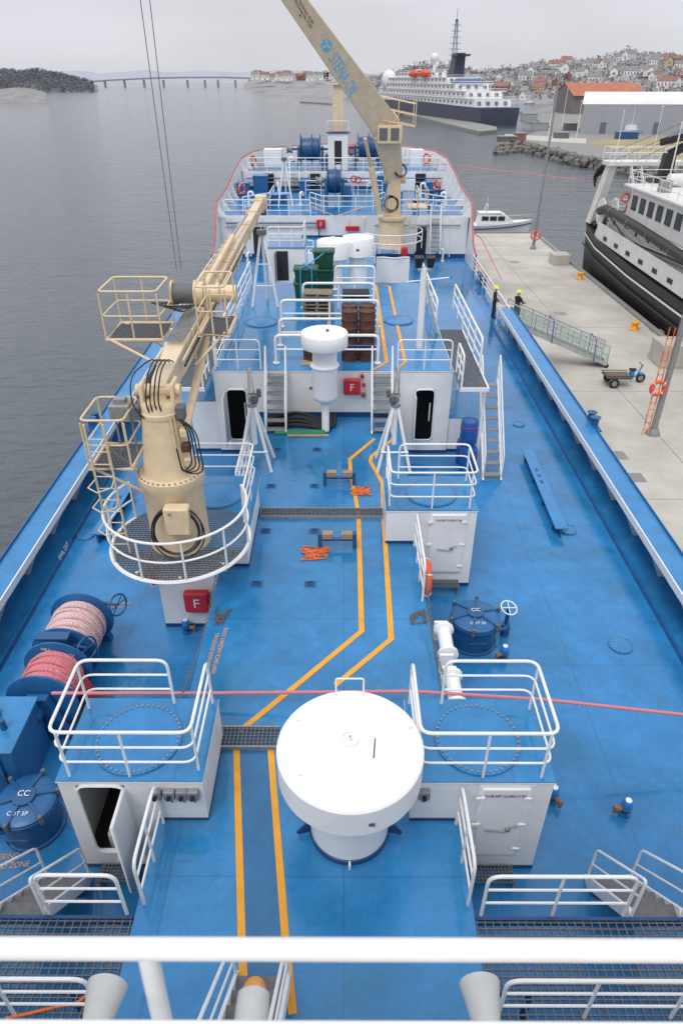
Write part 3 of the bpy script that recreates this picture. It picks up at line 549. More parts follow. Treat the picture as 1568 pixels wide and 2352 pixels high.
MB().box(c.x-1.0,c.x+1.0,c.y-.1,c.y+1.7,7.1,7.18).build('roof',NAVY,h); MB().tube(fillet([(c.x-.9,c.y,7.2),(c.x-.9,c.y,8.0),(c.x+.9,c.y,8.0),(c.x+.9,c.y,7.2)],.1),.03).build('roof_rail',WHITER,h)
mm=thing('foremast','cream foremast with a small platform above the mast house','mast',(c.x,c.y+.8,7.2)); x,y=c.x,c.y+.8
MB().bar((x,y,7.18),(x,y,10.6),1.15,.9,(0,1,0),.75,.6).build('column',CREAM2,mm,bev=.04)
MB().cyl((x,y,10.6),(x,y,13.3),.09,.05).build('pole',CREAM2,mm)
MB().box(x-1.0,x+1.0,y-.5,y+.5,10.58,10.66).build('platform',CREAM2,mm); MB().tube(fillet([(x-1,y-.5,10.66),(x-1,y-.5,11.5),(x+1,y-.5,11.5),(x+1,y-.5,10.66)],.1),.03).tube([(x-1,y-.5,11.1),(x+1,y-.5,11.1)],.025).build('platform_rail',CREAM2,mm)
MB().bar((x-1.1,y,11.9),(x+.3,y,11.9),.06,.06).build('yard',CREAM2,mm)
MB().bar((x-.5,y,12.9),(x+.5,y,12.9),.05,.05).build('yard',CREAM2,mm)
MB().box(x-1.15,x-.75,y-.3,y,11.0,11.45).build('floodlight',BLACK,mm,bev=.03)
for k in range(10): MB().box(x-.9,x-.55,y-.62,y-.6,7.4+k*.32,7.43+k*.32).build('rung',CREAM2,mm)
for i,(px,py,w,hh) in enumerate(((628,386,1.6,1.5),(955,384,1.2,1.4))):
    q=S(px,py,L3); r=thing('white_locker',('white equipment locker on the port side of the bow deck','white equipment locker on the starboard side of the bow deck')[i],'locker',q)
    MB().box(q.x-w/2,q.x+w/2,q.y,q.y+1,L3,L3+hh).build('body',WHITE,r,bev=.05); MB().box(q.x-w*.4,q.x+w*.4,q.y-.03,q.y-.005,L3+.2,L3+hh-.2).build('door',WHITER,r)
def lifebuoy(label,c,ax,rr=.36):
    r=thing('lifebuoy',label,'lifebuoy',V(c)-V((0,0,rr))); MB().torus(c,rr,.085,ax,28,10).build('ring',LIFE,r); a=V(ax).normalized(); u=V((0,0,1)); w=a.cross(u)
    for k in (0,1,2,3):
        d=u*math.cos(k*pi/2+.78)+w*math.sin(k*pi/2+.78); MB().torus(V(c)+d*rr,.088,.02,d.cross(a),10,5).build('band',LWHITE,r)
    return r
lifebuoy('orange lifebuoy on the port bow bulwark',SY(541,434,60)+V((.5,0,0)),(1,-.6,0)); lifebuoy('orange lifebuoy on the starboard bow bulwark',SY(1013,425,61)+V((-.4,0,0)),(-1,-.6,0))
lifebuoy('red-orange lifebuoy at the forward port corner of the bow',SY(580,369,68.5),(1,-1,0)); lifebuoy('red-orange lifebuoy at the forward starboard corner of the bow',SY(979,364,68.5),(-1,-1,0))
lifebuoy('orange lifebuoy hung edge-on at the trunk rail by the amidships starboard house',(1.98,12.75,T+.35),(1,0,0)); lifebuoy('orange lifebuoy hung edge-on at the outboard wall of the crane house',(-4.6,13.2,1.7),(1,0,0))
proto=thing('bollard','x','bollard')
for k in (-.4,.4): MB()._lathe([(.22,0),(.2,.5),(.3,.55),(.3,.63),(.02,.66)],(k,0,0),18,(0,0,1)).build('bitt',BLUE,proto)
MB().box(-.75,.75,-.3,.3,.002,.06).build('base_plate',BLUE,proto,bev=.02)
sp=[]
for lab,px,py,z,rz in (('blue double bollard on the port side of the lower forecastle deck',608,478,L2,1.4),('blue double bollard on the starboard side of the lower forecastle deck',955,478,L2,1.4),('blue double bollard on the starboard deck forward of the gangway',1105,650,0,1.57),('blue double bollard on the port side below the crane boom tip',520,640,0,1.57),('blue double bollard at the far starboard corner of the lower forecastle deck',1000,455,L2,.3)):
    sp.append((S(px,py,z),rz,lab))
copies(proto,sp,'double bollards on the forward decks')
proto=thing('fairlead','x','fairlead')
for k in (-.22,.22): MB()._lathe([(.16,0),(.13,.1),(.13,.4),(.19,.46),(.02,.5)],(0,k,0),16,(0,0,1)).build('roller',BLUE,proto)
MB().box(-.25,.2,-.5,.5,.002,.06).build('base_plate',BLUE,proto)
copies(proto,[((9.05,22.6,.95),0,'blue roller fairlead on the starboard bulwark abreast the quay cart'),((9.05,13.1,.95),0,'blue roller fairlead on the starboard bulwark at the picture edge'),((-9.05,22.5,.95),0,'blue roller fairlead on the port bulwark beside the crane ladder')],'roller fairleads on the bulwarks')
c=S(660,652,T); h=thing('deckhouse','small white house with a dark doorway beyond the raised deck, by the crane boom','deckhouse',c)
MB().box(c.x-1.05,c.x+1.05,c.y,c.y+2.2,T,3.4).build('wall',WHITE,h,bev=.03); MB().box(c.x-.55,c.x+.1,c.y-.02,c.y-.004,T+.2,T+1.8).build('doorway',DARK,h); MB().box(c.x-1.1,c.x+1.1,c.y-.05,c.y+2.3,3.41,3.45).build('roof',TRUNK,h)  # dark sheet on the wall stands in for a shaded doorway
MB().box(c.x-.62,c.x-.58,c.y-.65,c.y-.03,T+.2,T+1.8).build('door',GREY,h)
rail('white railing on the small forward house roof',[(c.x-1,c.y+.05,3.45),(c.x+1,c.y+.05,3.45),(c.x+1,c.y+2.2,3.45)],step=.8,r=.035)
c=S(900,650,T); h=thing('curved_screen','white curved spray screen beyond the raised deck to starboard','screen',c)
MB().strip([V((c.x-.95+.19*k,c.y+.12*math.sin(k*.9),T)) for k in range(11)],[V((c.x-.95+.19*k,c.y+.12*math.sin(k*.9),T+1.35)) for k in range(11)]).build('panel',WHITE,h,ang=80)
MB().tube([V((c.x-.95+.19*k,c.y+.12*math.sin(k*.9),T+1.4)) for k in range(11)],.04,6).build('edge_rail',WHITER,h)
for i,(xa,xb,py) in enumerate(((612,700,540),(930,955,560),(640,720,595),(770,860,604))):
    A=S(xa,py,T); B=S(xb,py,T); rail(('white railing before the forecastle bulkhead on the port side','white railing at the foot of the far crane','white railing between the small forward house and the bins','white railing behind the bins below the double-drum vent')[i],[A,(B.x,A.y,T)],step=.9,r=.04,h=1.15)
# ------------------------------------------------------------------ cargo on raised deck
z=R2+.014
for i,(xl,xr,Y,hh) in enumerate(((633,868,23.0,1.0),(645,865,24.8,1.0),(650,865,27,1.05),(700,855,29.5,1.05),(770,855,32.4,1.05))):
    a=SY(xl,800,Y).x; b=SY(xr,800,Y).x
    r=thing('guard_hoop',('white pipe hoop over the front row of rusty drums','white pipe hoop just behind the drums','white pipe hoop in front of the pallet stack','white pipe hoop in front of the green bins','white pipe hoop farthest back on the raised deck')[i],'railing',((a+b)/2,Y,z))
    MB().tube(fillet([(a,Y,z),(a,Y,z+hh),(b,Y,z+hh),(b,Y,z)],.2),.055,10).build('handrail',WHITER,r); MB().tube([(a,Y,z+hh*.5),(b,Y,z+hh*.5)],.035,8).build('cross_rail',WHITER,r)
    MB().cyl(((a+b)/2,Y,z),((a+b)/2,Y,z+hh),.04).build('post',WHITER,r)
    for x in (a,b): MB().cyl((x,Y,z),(x,Y,z+.03),.12).build('foot',WHITER,r)
proto=thing('oil_drum','x','drum')
MB()._lathe([(.28,0),(.295,.01),(.295,.03),(.285,.04),(.285,.28),(.298,.3),(.285,.32),(.285,.56),(.298,.58),(.285,.6),(.285,.84),(.295,.85),(.295,.88),(.28,.88),(.275,.86),(.01,.86)],(0,0,0),26,(0,0,1)).build('barrel',RUST,proto)
MB().cyl((.16,.05,.86),(.16,.05,.885),.035,n=10).build('bung',DKGREY,proto)
sp=[]
for j,Y in enumerate((23.35,23.97)):
    for i,px in enumerate((715,803,842)):
        x=SY(px,800,23.35).x
        for k in (0,1):
            if i==0 and k: continue
            sp.append(((x+rnd.uniform(-.01,.01),Y,z+k*.885),rnd.uniform(0,6),'rusty oil drum, %s layer, %s row, %s column of the stack'%(('bottom','top')[k],('front','back')[j],('left','middle','right')[i])))
copies(proto,sp,'rusty oil drums strapped on the raised deck')
x0=SY(783,800,23.3).x; x1=SY(862,800,23.3).x
MB().tube(fillet([(x0-.02,23.04,z+.62),(x1+.02,23.04,z+.62),(x1+.02,24.3,z+.62),(x0-.02,24.3,z+.62)],.2,True),.022,6,True).build('lashing_strap',mat('blue strap',(.04,.15,.5)),label='blue lashing strap around the rusty drums',cat='strap')
q=S(705,834,z)
for i in range(3): MB().bar(q+V((-.2,-.2+i*.16,.03+.001*i)),q+V((.55,-.18+i*.15,.03)),.1,.04).build('wooden_plank',WOODL,label=('nearest','middle','farthest')[i]+' pale wooden plank on the raised deck edge by the slim vent',cat='plank',group='pale planks on the raised deck')
def pallet(m,name='pallet'):
    r=thing(name,'x','pallet'); b=MB()
    for k in range(7): b.box(-.6,.6,-.4+k*.118,-.4+k*.118+.092,.122,.144)
    b.build('top_boards',m,r); b=MB()
    for kx in (-.53,0,.53):
        for k in (-1,0,1): b.box(kx-.06,kx+.06,k*.34-.05,k*.34+.05,.022,.12)
    b.build('blocks',m,r); b=MB()
    for k in (-1,0,1): b.box(-.6,.6,k*.34-.05,k*.34+.05,0,.02)
    b.build('bottom_boards',m,r); return r
p=pallet(mat('pallet wood',(.27,.22,.17),.85,var=.4,scale=7)); q=S(730,733,z)
copies(p,[((q.x+rnd.uniform(-.05,.05),q.y+.4,z+k*.146),rnd.uniform(-.05,.05),'weathered wooden pallet, number %s up in the stack by the green bins'%('one','two','three','four','five','six','seven')[k]) for k in range(7)],'weathered pallets stacked on the raised deck')
p=pallet(BLACK,'black_pallet'); q=S(817,690,z); copies(p,[((q.x,q.y+.4,z),0,'black plastic pallet lying by the orange line')]); dup(p,(q.x,q.y+.42,z+.15),.02,'black plastic pallet lying on top of the other black one')
def bin_(label,x,y,zz,w,d,hh):
    r=thing('green_bin',label,'bin',(x,y,zz)); 
    MB().hexa([(x-w/2+.06,y+.05,zz),(x+w/2-.06,y+.05,zz),(x+w/2-.06,y+d-.05,zz),(x-w/2+.06,y+d-.05,zz)],[(x-w/2,y,zz+hh),(x+w/2,y,zz+hh),(x+w/2,y+d,zz+hh),(x-w/2,y+d,zz+hh)]).build('tub',GREEN,r,bev=.03)
    MB().box(x-w/2-.04,x+w/2+.04,y-.04,y+d+.04,zz+hh-.06,zz+hh+.02).build('rim',GREEN,r,bev=.02)
    for k in range(4): MB().box(x-w/2+.1+k*w*.25,x-w/2+.14+k*w*.25,y-.01,y+.06,zz+.1,zz+hh-.08).build('rib',GREEN,r)
    MB().box(x-w*.45,x+w*.45,y+.06,y+d-.06,zz+hh+.022,zz+hh+.04).build('lid',GREEN,r,bev=.01)
q=S(702,690,z); bin_('large green plastic bin, lower left of the strapped group',q.x,q.y,z,1.0,.9,.72); bin_('green plastic bin stacked on the lower left one',q.x+.02,q.y+.02,z+.77,1.0,.85,.55)
q2=S(744,664,z); bin_('green plastic bin at the lower right behind the pallets',q2.x,q2.y,z,.95,.9,.85); bin_('topmost green plastic bin on the right of the group',q2.x,q2.y+.02,z+.9,.95,.85,.75)
MB().tube([q+V((-.2,-.06,.1)),q+V((-.2,-.06,1.38)),q+V((.2,.85,1.4)),q2+V((.3,.5,1.72))],.03,6).tube([q+V((.3,-.06,.1)),q+V((.3,-.06,1.38)),q+V((-.1,.85,1.4))],.03,6).build('lashing_strap',mat('turquoise strap',(.05,.3,.6)),label='light blue lashing strap over the green bins',cat='strap')
def monitor(label,px):
    x=SY(px,915,18.8).x; r=thing('fire_monitor',label,'fire monitor',(x,18.8,T)); t=V((x,18.8,3.45))
    for dx,dy in ((-.5,-.45),(.5,-.45),(-.5,.5),(.5,.5)): MB().cyl((x+dx,18.8+dy,T),t+V((dx*.12,dy*.12,0)),.05).build('leg',WHITER,r)
    MB().cyl((x,18.8,2.2),t,.08).build('riser_pipe',WHITER,r); MB().tube([(x-.42,18.42,2.1),(x+.42,18.42,2.1)],.03,6).build('cross_brace',WHITER,r)
    MB()._lathe([(.13,0),(.15,.02),(.15,.12),(.1,.14),(.1,.3),(.14,.33),(.12,.42)],t,16,(0,0,1)).build('swivel',STEEL,r)
    s=1 if x<0 else -1
    MB().cyl(t+V((0,.02,.42)),t+V((-.04*s,.2,1.0)),.1,.05).cyl(t+V((-.04*s,.2,1.0)),t+V((-.05*s,.25,1.12)),.07).build('nozzle',STEEL,r)
    MB().box(t.x+s*.1-.1,t.x+s*.1+.1,18.62,18.85,3.62,3.85).cyl(t+V((s*.22,0,.3)),t+V((s*.22,0,.55)),.07).build('drive_motor',DKGREY,r,bev=.02)
    return r
monitor('white four-legged fire monitor stand with steel nozzle, left of the walkway',578); monitor('white four-legged fire monitor stand with steel nozzle, right of the walkway',909)
rail('white gate railing between the crane house and the port fire monitor',RZ(T,(-3.0,16.5),(-3.0,19.2)),step=.7,r=.035)
c=V((2.8,24.6,R2)); r=thing('floodlight_mast','white floodlight mast with dark lamps on the raised deck','mast',c)
MB().cyl(c,c+V((0,0,2.85)),.13,.11).build('pole',WHITER,r); MB().cyl(c+V((.05,.1,2.6)),c+V((.85,1.6,0)),.06).build('strut',WHITER,r)
MB().tube([c+V((-.22,0,2.85)),c+V((.22,0,2.85))],.05).build('cross_arm',WHITER,r); MB().tube([c+V((-.6,.0,2.4)),c+V((.9,.0,2.55))],.025).build('cross_arm',WHITER,r)
for k in (-.2,.2): MB().hexa([c+V((k-.1,-.12,2.9)),c+V((k+.1,-.12,2.9)),c+V((k+.1,.1,2.9)),c+V((k-.1,.1,2.9))],[c+V((k-.16,-.2,3.25)),c+V((k+.16,-.2,3.25)),c+V((k+.16,.05,3.3)),c+V((k-.16,.05,3.3))]).build('floodlight',BLACK,r,bev=.02)
for lab,px,base,Y,zt in (('white tripod mast with crossbars beside the crane boom',605,R2,30,6.1),('small white tripod mast on the lower forecastle deck',662,L2,57,6.0)):
    x=SY(px,600,Y).x; r=thing('tripod_mast',lab,'mast',(x,Y,base)); t=V((x,Y,zt))
    for dx,dy in ((-.55,-.3),(.55,-.3),(0,.7)): MB().cyl((x+dx,Y+dy,base),t+V((dx*.1,dy*.1,0)),.06).build('leg',WHITER,r)
    for f in (.3,.6): MB().tube([(x-.55*(1-f*.9),Y-.3*(1-f*.9),base+(zt-base)*f),(x+.55*(1-f*.9),Y-.3*(1-f*.9),base+(zt-base)*f)],.03,6).build('cross_brace',WHITER,r)
    MB().box(x-.2,x+.2,Y-.2,Y+.1,zt,zt+.2).build('floodlight',DKGREY,r,bev=.03)
# ------------------------------------------------------------------ port crane
PX,PY=-3.87,13.3
c=thing('deck_crane','cream deck crane with its boom lowered forward along the port side','crane',(PX,PY,RH))
MB()._lathe([(.7,.02),(.68,.2),(.66,1.6),(.74,1.72),(.74,1.92),(.66,1.95)],(PX,PY,RH),36,(0,0,1)).build('pedestal',CREAM,c)
b=MB()
for k in range(36):
    a=2*pi*k/36; b.cyl((PX+.7*math.cos(a),PY+.7*math.sin(a),4.39),(PX+.7*math.cos(a),PY+.7*math.sin(a),4.44),.022,n=6)
b.build('bolts',STEEL,c)
MB()._lathe([(.6,1.95),(.56,2.1),(.43,3.2),(.4,3.6),(.37,3.65)],(PX,PY,RH),28,(0,0,1)).build('slewing_column',CREAM,c)
MB()._lathe([(.41,3.3),(.44,3.32),(.44,3.42),(.41,3.44)],(PX,PY,RH),28,(0,0,1)).build('collar',CREAM,c)
for xa,xb in ((PX-.36,PX-.28),(PX+.28,PX+.36)): MB().hexa([(xa,PY-.35,5.4),(xb,PY-.35,5.4),(xb,PY+.5,5.4),(xa,PY+.5,5.4)],[(xa,PY-.15,6.5),(xb,PY-.15,6.5),(xb,PY+.35,6.5),(xa,PY+.35,6.5)]).build('head_cheek',CREAM,c,bev=.03)
MB().cyl((PX-.46,PY+.05,6.3),(PX+.46,PY+.05,6.3),.13,n=18).build('pivot_pin',CREAM,c)
for k in (-.47,.45): MB().box(PX+k-.08,PX+k+.1,PY-.3,PY-.05,5.75,6.05).build('control_valve',DKGREY,c,bev=.02)
tip=V((-4.1,36.5,6.3))
bm=MB().bar((PX,PY-.05,6.25),(PX-.02,PY+2.2,6.3),.34,.38,(0,0,1),.46,.66).bar((PX-.02,PY+2.2,6.3),(PX-.12,PY+13,6.35),.46,.66,(0,0,1),.5,.66).bar((PX-.12,PY+12.9,6.36),tip,.42,.54,(0,0,1),.36,.42).build('boom',CREAM2,c,bev=.03)
for f in (.06,.2,.36,.52,.68,.84): 
    p=V((PX-.02,PY+2.2,6.3)).lerp(V((PX-.12,PY+13,6.35)),f); MB().bar(p-V((0,.05,0)),p+V((0,.05,0)),.56,.75).build('stiffener',CREAM2,bm)
for f in (.3,.6,.9): 
    p=V((PX-.12,PY+13,6.36)).lerp(tip,f); MB().bar(p-V((0,.08,0)),p+V((0,.08,0)),.48,.6).build('guide_collar',CREAM,bm)
for dx,zz in ((.31,6.5),(.34,6.38),(-.32,6.45)): MB().tube([(PX+dx,PY+1.2,zz),(PX+dx-.08,PY+12.8,zz+.04)],.028,6).build('boom_pipe',CREAM if dx<.33 else BLACK,c)
MB().cyl((PX+.0,PY+6,6.83),(PX-.1,PY+12.5,6.86),.09).build('extension_cylinder',CREAM,c); MB().cyl((PX-.1,PY+12.5,6.86),(PX-.13,PY+17,6.82),.05).build('cylinder_rod',STEEL,c)
for k in range(9): p=V((PX-.2,PY+7+k*.7,6.76)); MB().box(p.x-.12,p.x+.02,p.y-.04,p.y+.04,6.64,6.84).build('bracket',CREAM,c)
MB().box(tip.x-.28,tip.x+.28,tip.y-.1,tip.y+.5,5.95,6.6).build('boom_head',CREAM2,c,bev=.04); MB().cyl((tip.x-.22,tip.y+.2,5.9),(tip.x+.22,tip.y+.2,5.9),.22).build('sheave',DKGREY,c)
for k in (-.25,.25): MB().cyl((PX+k,PY+.4,4.9),(PX+k,PY+4.2,5.9),.1).cyl((PX+k,PY+4.2,5.9),(PX+k,PY+5.6,6.1),.06).build('luffing_cylinder',CREAM,c)
MB().cyl((PX+.2,PY+4.9,6.95),(PX+1.05,PY+4.9,6.95),.22,n=20).cyl((PX+.0,PY+4.9,6.95),(PX+.2,PY+4.9,6.95),.3,n=20).cyl((PX+.55,PY+4.9,6.95),(PX+.62,PY+4.9,6.95),.28,n=20).build('hoist_motor',CREAM,c)
MB().cyl((PX-.6,PY+4.9,6.95),(PX+.0,PY+4.9,6.95),.26,n=20).build('hoist_drum',DKGREY,c)
for k in (-.62,-.02): MB().cyl((PX+k-.02,PY+4.9,6.95),(PX+k+.02,PY+4.9,6.95),.34,n=22).build('drum_flange',CREAM,c)
MB().grating(PX-.2,PX+.2,PY+1.9,PY+4.4,6.72,.07,.07,.03,.016).build('boom_walkway',GREY,c)
def cage(x0,x1,y0,y1,z,gap=None,hh=1.15):
    fl=MB().grating(x0,x1,y0,y1,z,.08,.08,.03,.016).build('platform_grating',DKGREY,c)
    MB().tube([(x0,y0,z),(x1,y0,z),(x1,y1,z),(x0,y1,z)],.045,6,True).build('platform_frame',CREAM,fl)
    loops=[(x0,y0),(x1,y0),(x1,y1),(x0,y1)]
    for k,f in enumerate((1,.5)): MB().tube(fillet([(x,y,z+hh*f) for x,y in loops],.15,True),.026 if k==0 else .02,8,True).build('platform_rail',CREAM,fl)
    for x,y in loops+[((x0+x1)/2,y0),((x0+x1)/2,y1)]: MB().cyl((x,y,z),(x,y,z+hh-.06),.022,n=8).build('platform_post',CREAM,fl)
    return fl
cage(-5.7,-4.35,16.0,17.3,6.45); cage(-3.5,-2.8,16.2,17.6,6.5); cage(-5.45,-4.55,12.8,14.0,4.7)
for a_,b_ in (((-5.6,16.0,6.45),(-4.1,15.4,5.9)),((-5.6,17.3,6.45),(-4.1,16.4,5.9)),((-2.9,16.4,6.5),(-3.6,15.8,5.9)),((-5.4,12.9,4.65),(-4.4,13.1,3.9)),((-5.4,13.9,4.65),(-4.4,13.6,3.9))): MB().tube([a_,b_],.035).build('platform_brace',CREAM,c)
for x in (-5.35,-4.95): MB().tube([(x,12.75,2.5),(x,12.72,5.8)],.025,6).build('ladder_rail',CREAM,c)
for k in range(10): MB().tube([(-5.35,12.74,2.75+k*.3),(-4.95,12.74,2.75+k*.3)],.014,6).build('rung',CREAM,c)
for zz in (3.4,4.0,4.5): MB().tube([(-5.35+.0,12.74,zz),(-5.4,12.35,zz),(-5.15,12.15,zz),(-4.9,12.35,zz),(-4.95,12.74,zz)],.016,6).build('ladder_hoop',CREAM,c)
cb=MB().box(-5.0,-4.55,13.3,13.7,5.6,5.95).build('control_box',GREY,c,bev=.03,label='grey control cabinet above the access platform'); MB().box(-4.9,-4.65,13.4,13.6,5.95,6.05).build('lid',GREY,cb)
for k in (-4.95,-4.6): MB().cyl((k,13.5,4.72),(k,13.5,5.6),.025).build('control_box_leg',GREY,c)
rr=random.Random(3)
for k in range(5):
    x=PX-.2+k*.085; e_=rr.uniform(-.1,.1); MB().tube(fillet([(x,PY-.3,5.75+e_),(x-.06-.2*(k==0),PY-.45,6.2+e_),(x+e_*.5-.25*(k==0),PY-.2,6.75+e_),(x+.03,PY+.4,6.85),(x,PY+1.0,6.55)],.3,n=5),.016,6).build('hydraulic_hose',BLACK,c)
for k in range(4): MB().tube(fillet([(PX+.35,PY-.25,5.85),(PX+.6+.06*k,PY-.4,5.6),(PX+.62+.08*k,PY-.45,4.8-.08*k),(PX+.4,PY-.5,4.6),(PX+.34,PY-.5,5.2)],.35,n=5),.016,6).build('hydraulic_hose',BLACK,c)
for k in range(4): MB().tube(fillet([(PX-.8+.15*k,PY+4.3,6.85),(PX-.95+.1*k,PY+3.6,7.1),(PX-.4+.1*k,PY+3.2,7.1-.05*k),(PX+.1,PY+4.2,6.85)],.35,n=5),.018,6).build('hydraulic_hose',BLACK,c)
bx_=MB().box(PX-.05,PX+.5,PY-.95,PY-.66,3.25,3.95).build('junction_box',CREAM,c,bev=.04); MB().cyl((PX+.1,PY-1.0,3.85),(PX+.1,PY-.95,3.85),.03).build('latch',STEEL,bx_)
for k in range(4): MB().torus((PX+.2+rr.uniform(-.05,.05),PY-.85-.03*k,3.35+rr.uniform(-.05,.04)),.5+.03*k,.018,(.1*rr.uniform(-1,1),1,-.35),36,6).build('hydraulic_hose',BLACK,c)
MB().tube([(PX+.34,PY-.42,4.5),(PX+.26,PY-.36,5.9)],.026).build('pipe',CREAM,c); MB().tube([(PX+.42,PY-.38,4.5),(PX+.32,PY-.3,5.9)],.02).build('pipe',CREAM,c)
for k in range(3): MB().box(PX+.42,PX+.6,PY-.4,PY-.2,4.7+.35*k,4.88+.35*k).build('valve_block',(CREAM,RUST,CREAM)[k],c,bev=.02)
cp=thing('crane_platform','round grating platform with white rails around the port crane foot','platform',(PX,PY,RH))
b=MB(); RR=1.62
k=-RR
while k<RR:
    w=math.sqrt(max(0,RR*RR-k*k)); b.box(PX-w,PX+w,PY+k-.01,PY+k+.01,RH+.0,RH+.03); b.box(PX+k-.01,PX+k+.01,PY-w,PY+w,RH+.002,RH+.028); k+=.085
b.build('grating',DKGREY,cp); arc=[(PX+RR*math.cos(R(a)),PY+RR*math.sin(R(a))) for a in range(-215,31,7)]
MB().tube([(x,y,RH+.0) for x,y in arc],.05,6).build('rim',WHITER,cp)
for f in (1.05,.55): MB().tube([(x,y,RH+f) for x,y in arc],.032 if f>1 else .025,8).build('handrail',WHITER,cp)
for x,y in arc[::5]: MB().cyl((x,y,RH),(x,y,RH+1.05),.026,n=8).build('post',WHITER,cp)
for a in (200,240,280,320): MB().bar((PX+RR*.95*math.cos(R(a)),PY+RR*.95*math.sin(R(a)),RH-.05),(PX+.8*math.cos(R(a)),PY+.8*math.sin(R(a)),RH-.3),.05,.2).build('bracket',WHITE,cp)
# ------------------------------------------------------------------ far crane
c0=S(897,568,T); x,y=c0.x,c0.y
c=thing('deck_crane','tall cream crane with raised lettered boom on the fore deck','crane',(x,y,T))
MB()._lathe([(.92,0),(.86,.1),(.86,1.75),(.98,1.85),(.98,2.02),(.8,2.05)],(x,y,T),32,(0,0,1)).build('pedestal',CREAM,c)
P0=SY(905,412,y); P1=SY(883,288,y-1.2); P2=SY(676,0,y-4.5); d=(P2-P1); P3=P1+d*1.25
MB().bar((x,y,3.45),(x+.1,y,5.9),1.15,1.1,(0,1,0),.7,1.0).build('slewing_column',CREAM,c,bev=.05)
MB().cyl((x-.6,y,5.7),(x+.8,y,5.7),.25).build('pivot_pin',CREAM,c)
dn=d.normalized(); up=(CAM-P1).normalized(); up=(up-dn*up.dot(dn)).normalized()
MB().bar(P0,P1,.95,.9,up,1.7,1.05).bar(P1,P3,1.68,1.05,up,.95,1.05).build('boom',CREAM2,c,bev=.04)
MB().bar(P1+up*.05-dn*.1,P1+up*.05+dn*.1,1.8,1.12,up).build('stiffener',CREAM2,c)
Q=SY(838,318,y-2); q=SY(852,385,y-1.2); MB().cyl(SY(872,490,y-.8),q,.2).cyl(q,Q,.11).build('luffing_cylinder',CREAM,c)
def onface(px,py,off=.004):
    dr=TI@ray(px,py); p0=P1+up*.527; t=(p0-CAM).dot(up)/dr.dot(up); return CAM+dr*t+up*off
A=onface(759,122); B=onface(817,222); ydv=onface(800,120)-onface(760,143); xd=(B-A).normalized()
text('STENA OIL',.92,LBLUE,c,(A+B)/2,B-A,ydv,sx=(B-A).length/4.6*.93)
lc=onface(750,104); wd=up.cross(xd); MB()._lathe([(.3,.0),(.3,.012)],lc,24,up).build('logo_disc',LBLUE,c)
for k in range(3):
    a=k*2.094; MB().bar(lc+up*.014+(xd*math.cos(a)+wd*math.sin(a))*.04,lc+up*.014+(xd*math.cos(a+.5)+wd*math.sin(a+.5))*.25,.1,.012,up).build('logo_mark',CREAM2,c)
A=onface(682,4); B=onface(716,62)
for k,tx in enumerate(('Max.Outreach: 4T/10M','SWL/Outreach Max: 2T/20M','4M')): text(tx,.19,LBLK,c,onface(703-k*7,28+k*4),B-A,ydv,sx=.7)
q=SY(895,305,y-1.9); hb=MB().box(q.x-.75,q.x+.75,q.y-.1,q.y+.9,q.z-.6,q.z+.4).build('winch_box',CREAM,c,bev=.05)
for k in (-.4,.3): MB().box(q.x+k-.25,q.x+k+.25,q.y-.14,q.y-.11,q.z-.4,q.z+.25).build('vent_panel',DKGREY,hb)
bp=SY(905,300,y-1.6)
for hh in (0,.6,1.2):
    MB().tube(fillet([bp+V((-.9,-.3,.6+hh)),bp+V((1.25,-.3,.2+hh)),bp+V((1.25,1.3,.2+hh)),bp+V((-.9,1.3,.6+hh))],.2,True),.035,6,True).build('platform_rail',CREAM,c)
for dx,dy in ((-.9,-.3),(1.25,-.3),(1.25,1.3),(-.9,1.3),(.2,-.3)): MB().cyl(bp+V((dx,dy,.3)),bp+V((dx,dy,1.6)),.03,n=6).build('platform_post',CREAM,c)
for k in range(5): MB().torus(SY(897,468,y-1.2)+V((rr.uniform(-.1,.1),-.03*k,0)),.36+.04*k,.022,(0,1,-.2),24,6).build('hydraulic_hose',BLACK,c)
for k in range(3): MB().torus(SY(920,392,y-.6)+V((0,-.03*k,0)),.3+.05*k,.022,(0,1,-.2),24,6).build('hydraulic_hose',BLACK,c)
MB().box(x+1.0,x+2.3,y-.5,y+1.2,4.0,4.06).build('access_platform',CREAM,c)
for zz in (5.1,4.6): MB().tube([(x+1,y-.5,zz),(x+2.3,y-.5,zz),(x+2.3,y+1.2,zz)],.035).build('platform_rail',CREAM,c)
for dx,dy in ((1,-.5),(1.65,-.5),(2.3,-.5),(2.3,1.2)): MB().cyl((x+dx,y+dy,4.06),(x+dx,y+dy,5.1),.03,n=6).build('platform_post',CREAM,c)
for k in range(9): MB().tube([(x+1.2,y-.6,T+.3+k*.3),(x+1.6,y-.6,T+.3+k*.3)],.02,6).build('rung',CREAM,c)
for k in (1.2,1.6): MB().tube([(x+k,y-.6,T),(x+k,y-.6,5)],.03,6).build('ladder_rail',CREAM,c)
for zz in (T+.6,T+1.15): MB().tube([(x+2.1*math.cos(R(a)),y+2.1*math.sin(R(a)),zz) for a in range(-150,31,12)],.04,6).build('guard_ring',WHITER,c)
for a in range(-150,31,36): MB().cyl((x+2.1*math.cos(R(a)),y+2.1*math.sin(R(a)),T),(x+2.1*math.cos(R(a)),y+2.1*math.sin(R(a)),T+1.15),.03,n=6).build('guard_post',WHITER,c)
hk=SY(928,578,y-2); r=thing('crane_hook','red crane hook block resting beside the far crane','hook',hk); MB().box(hk.x-.22,hk.x+.22,hk.y-.15,hk.y+.15,hk.z-.3,hk.z+.3).build('block',RED,r,bev=.08); MB().tube(fillet([hk+V((0,0,-.3)),hk+V((.05,0,-.5)),hk+V((.25,0,-.55)),hk+V((.3,0,-.35))],.1),.05).build('hook',RED,r)
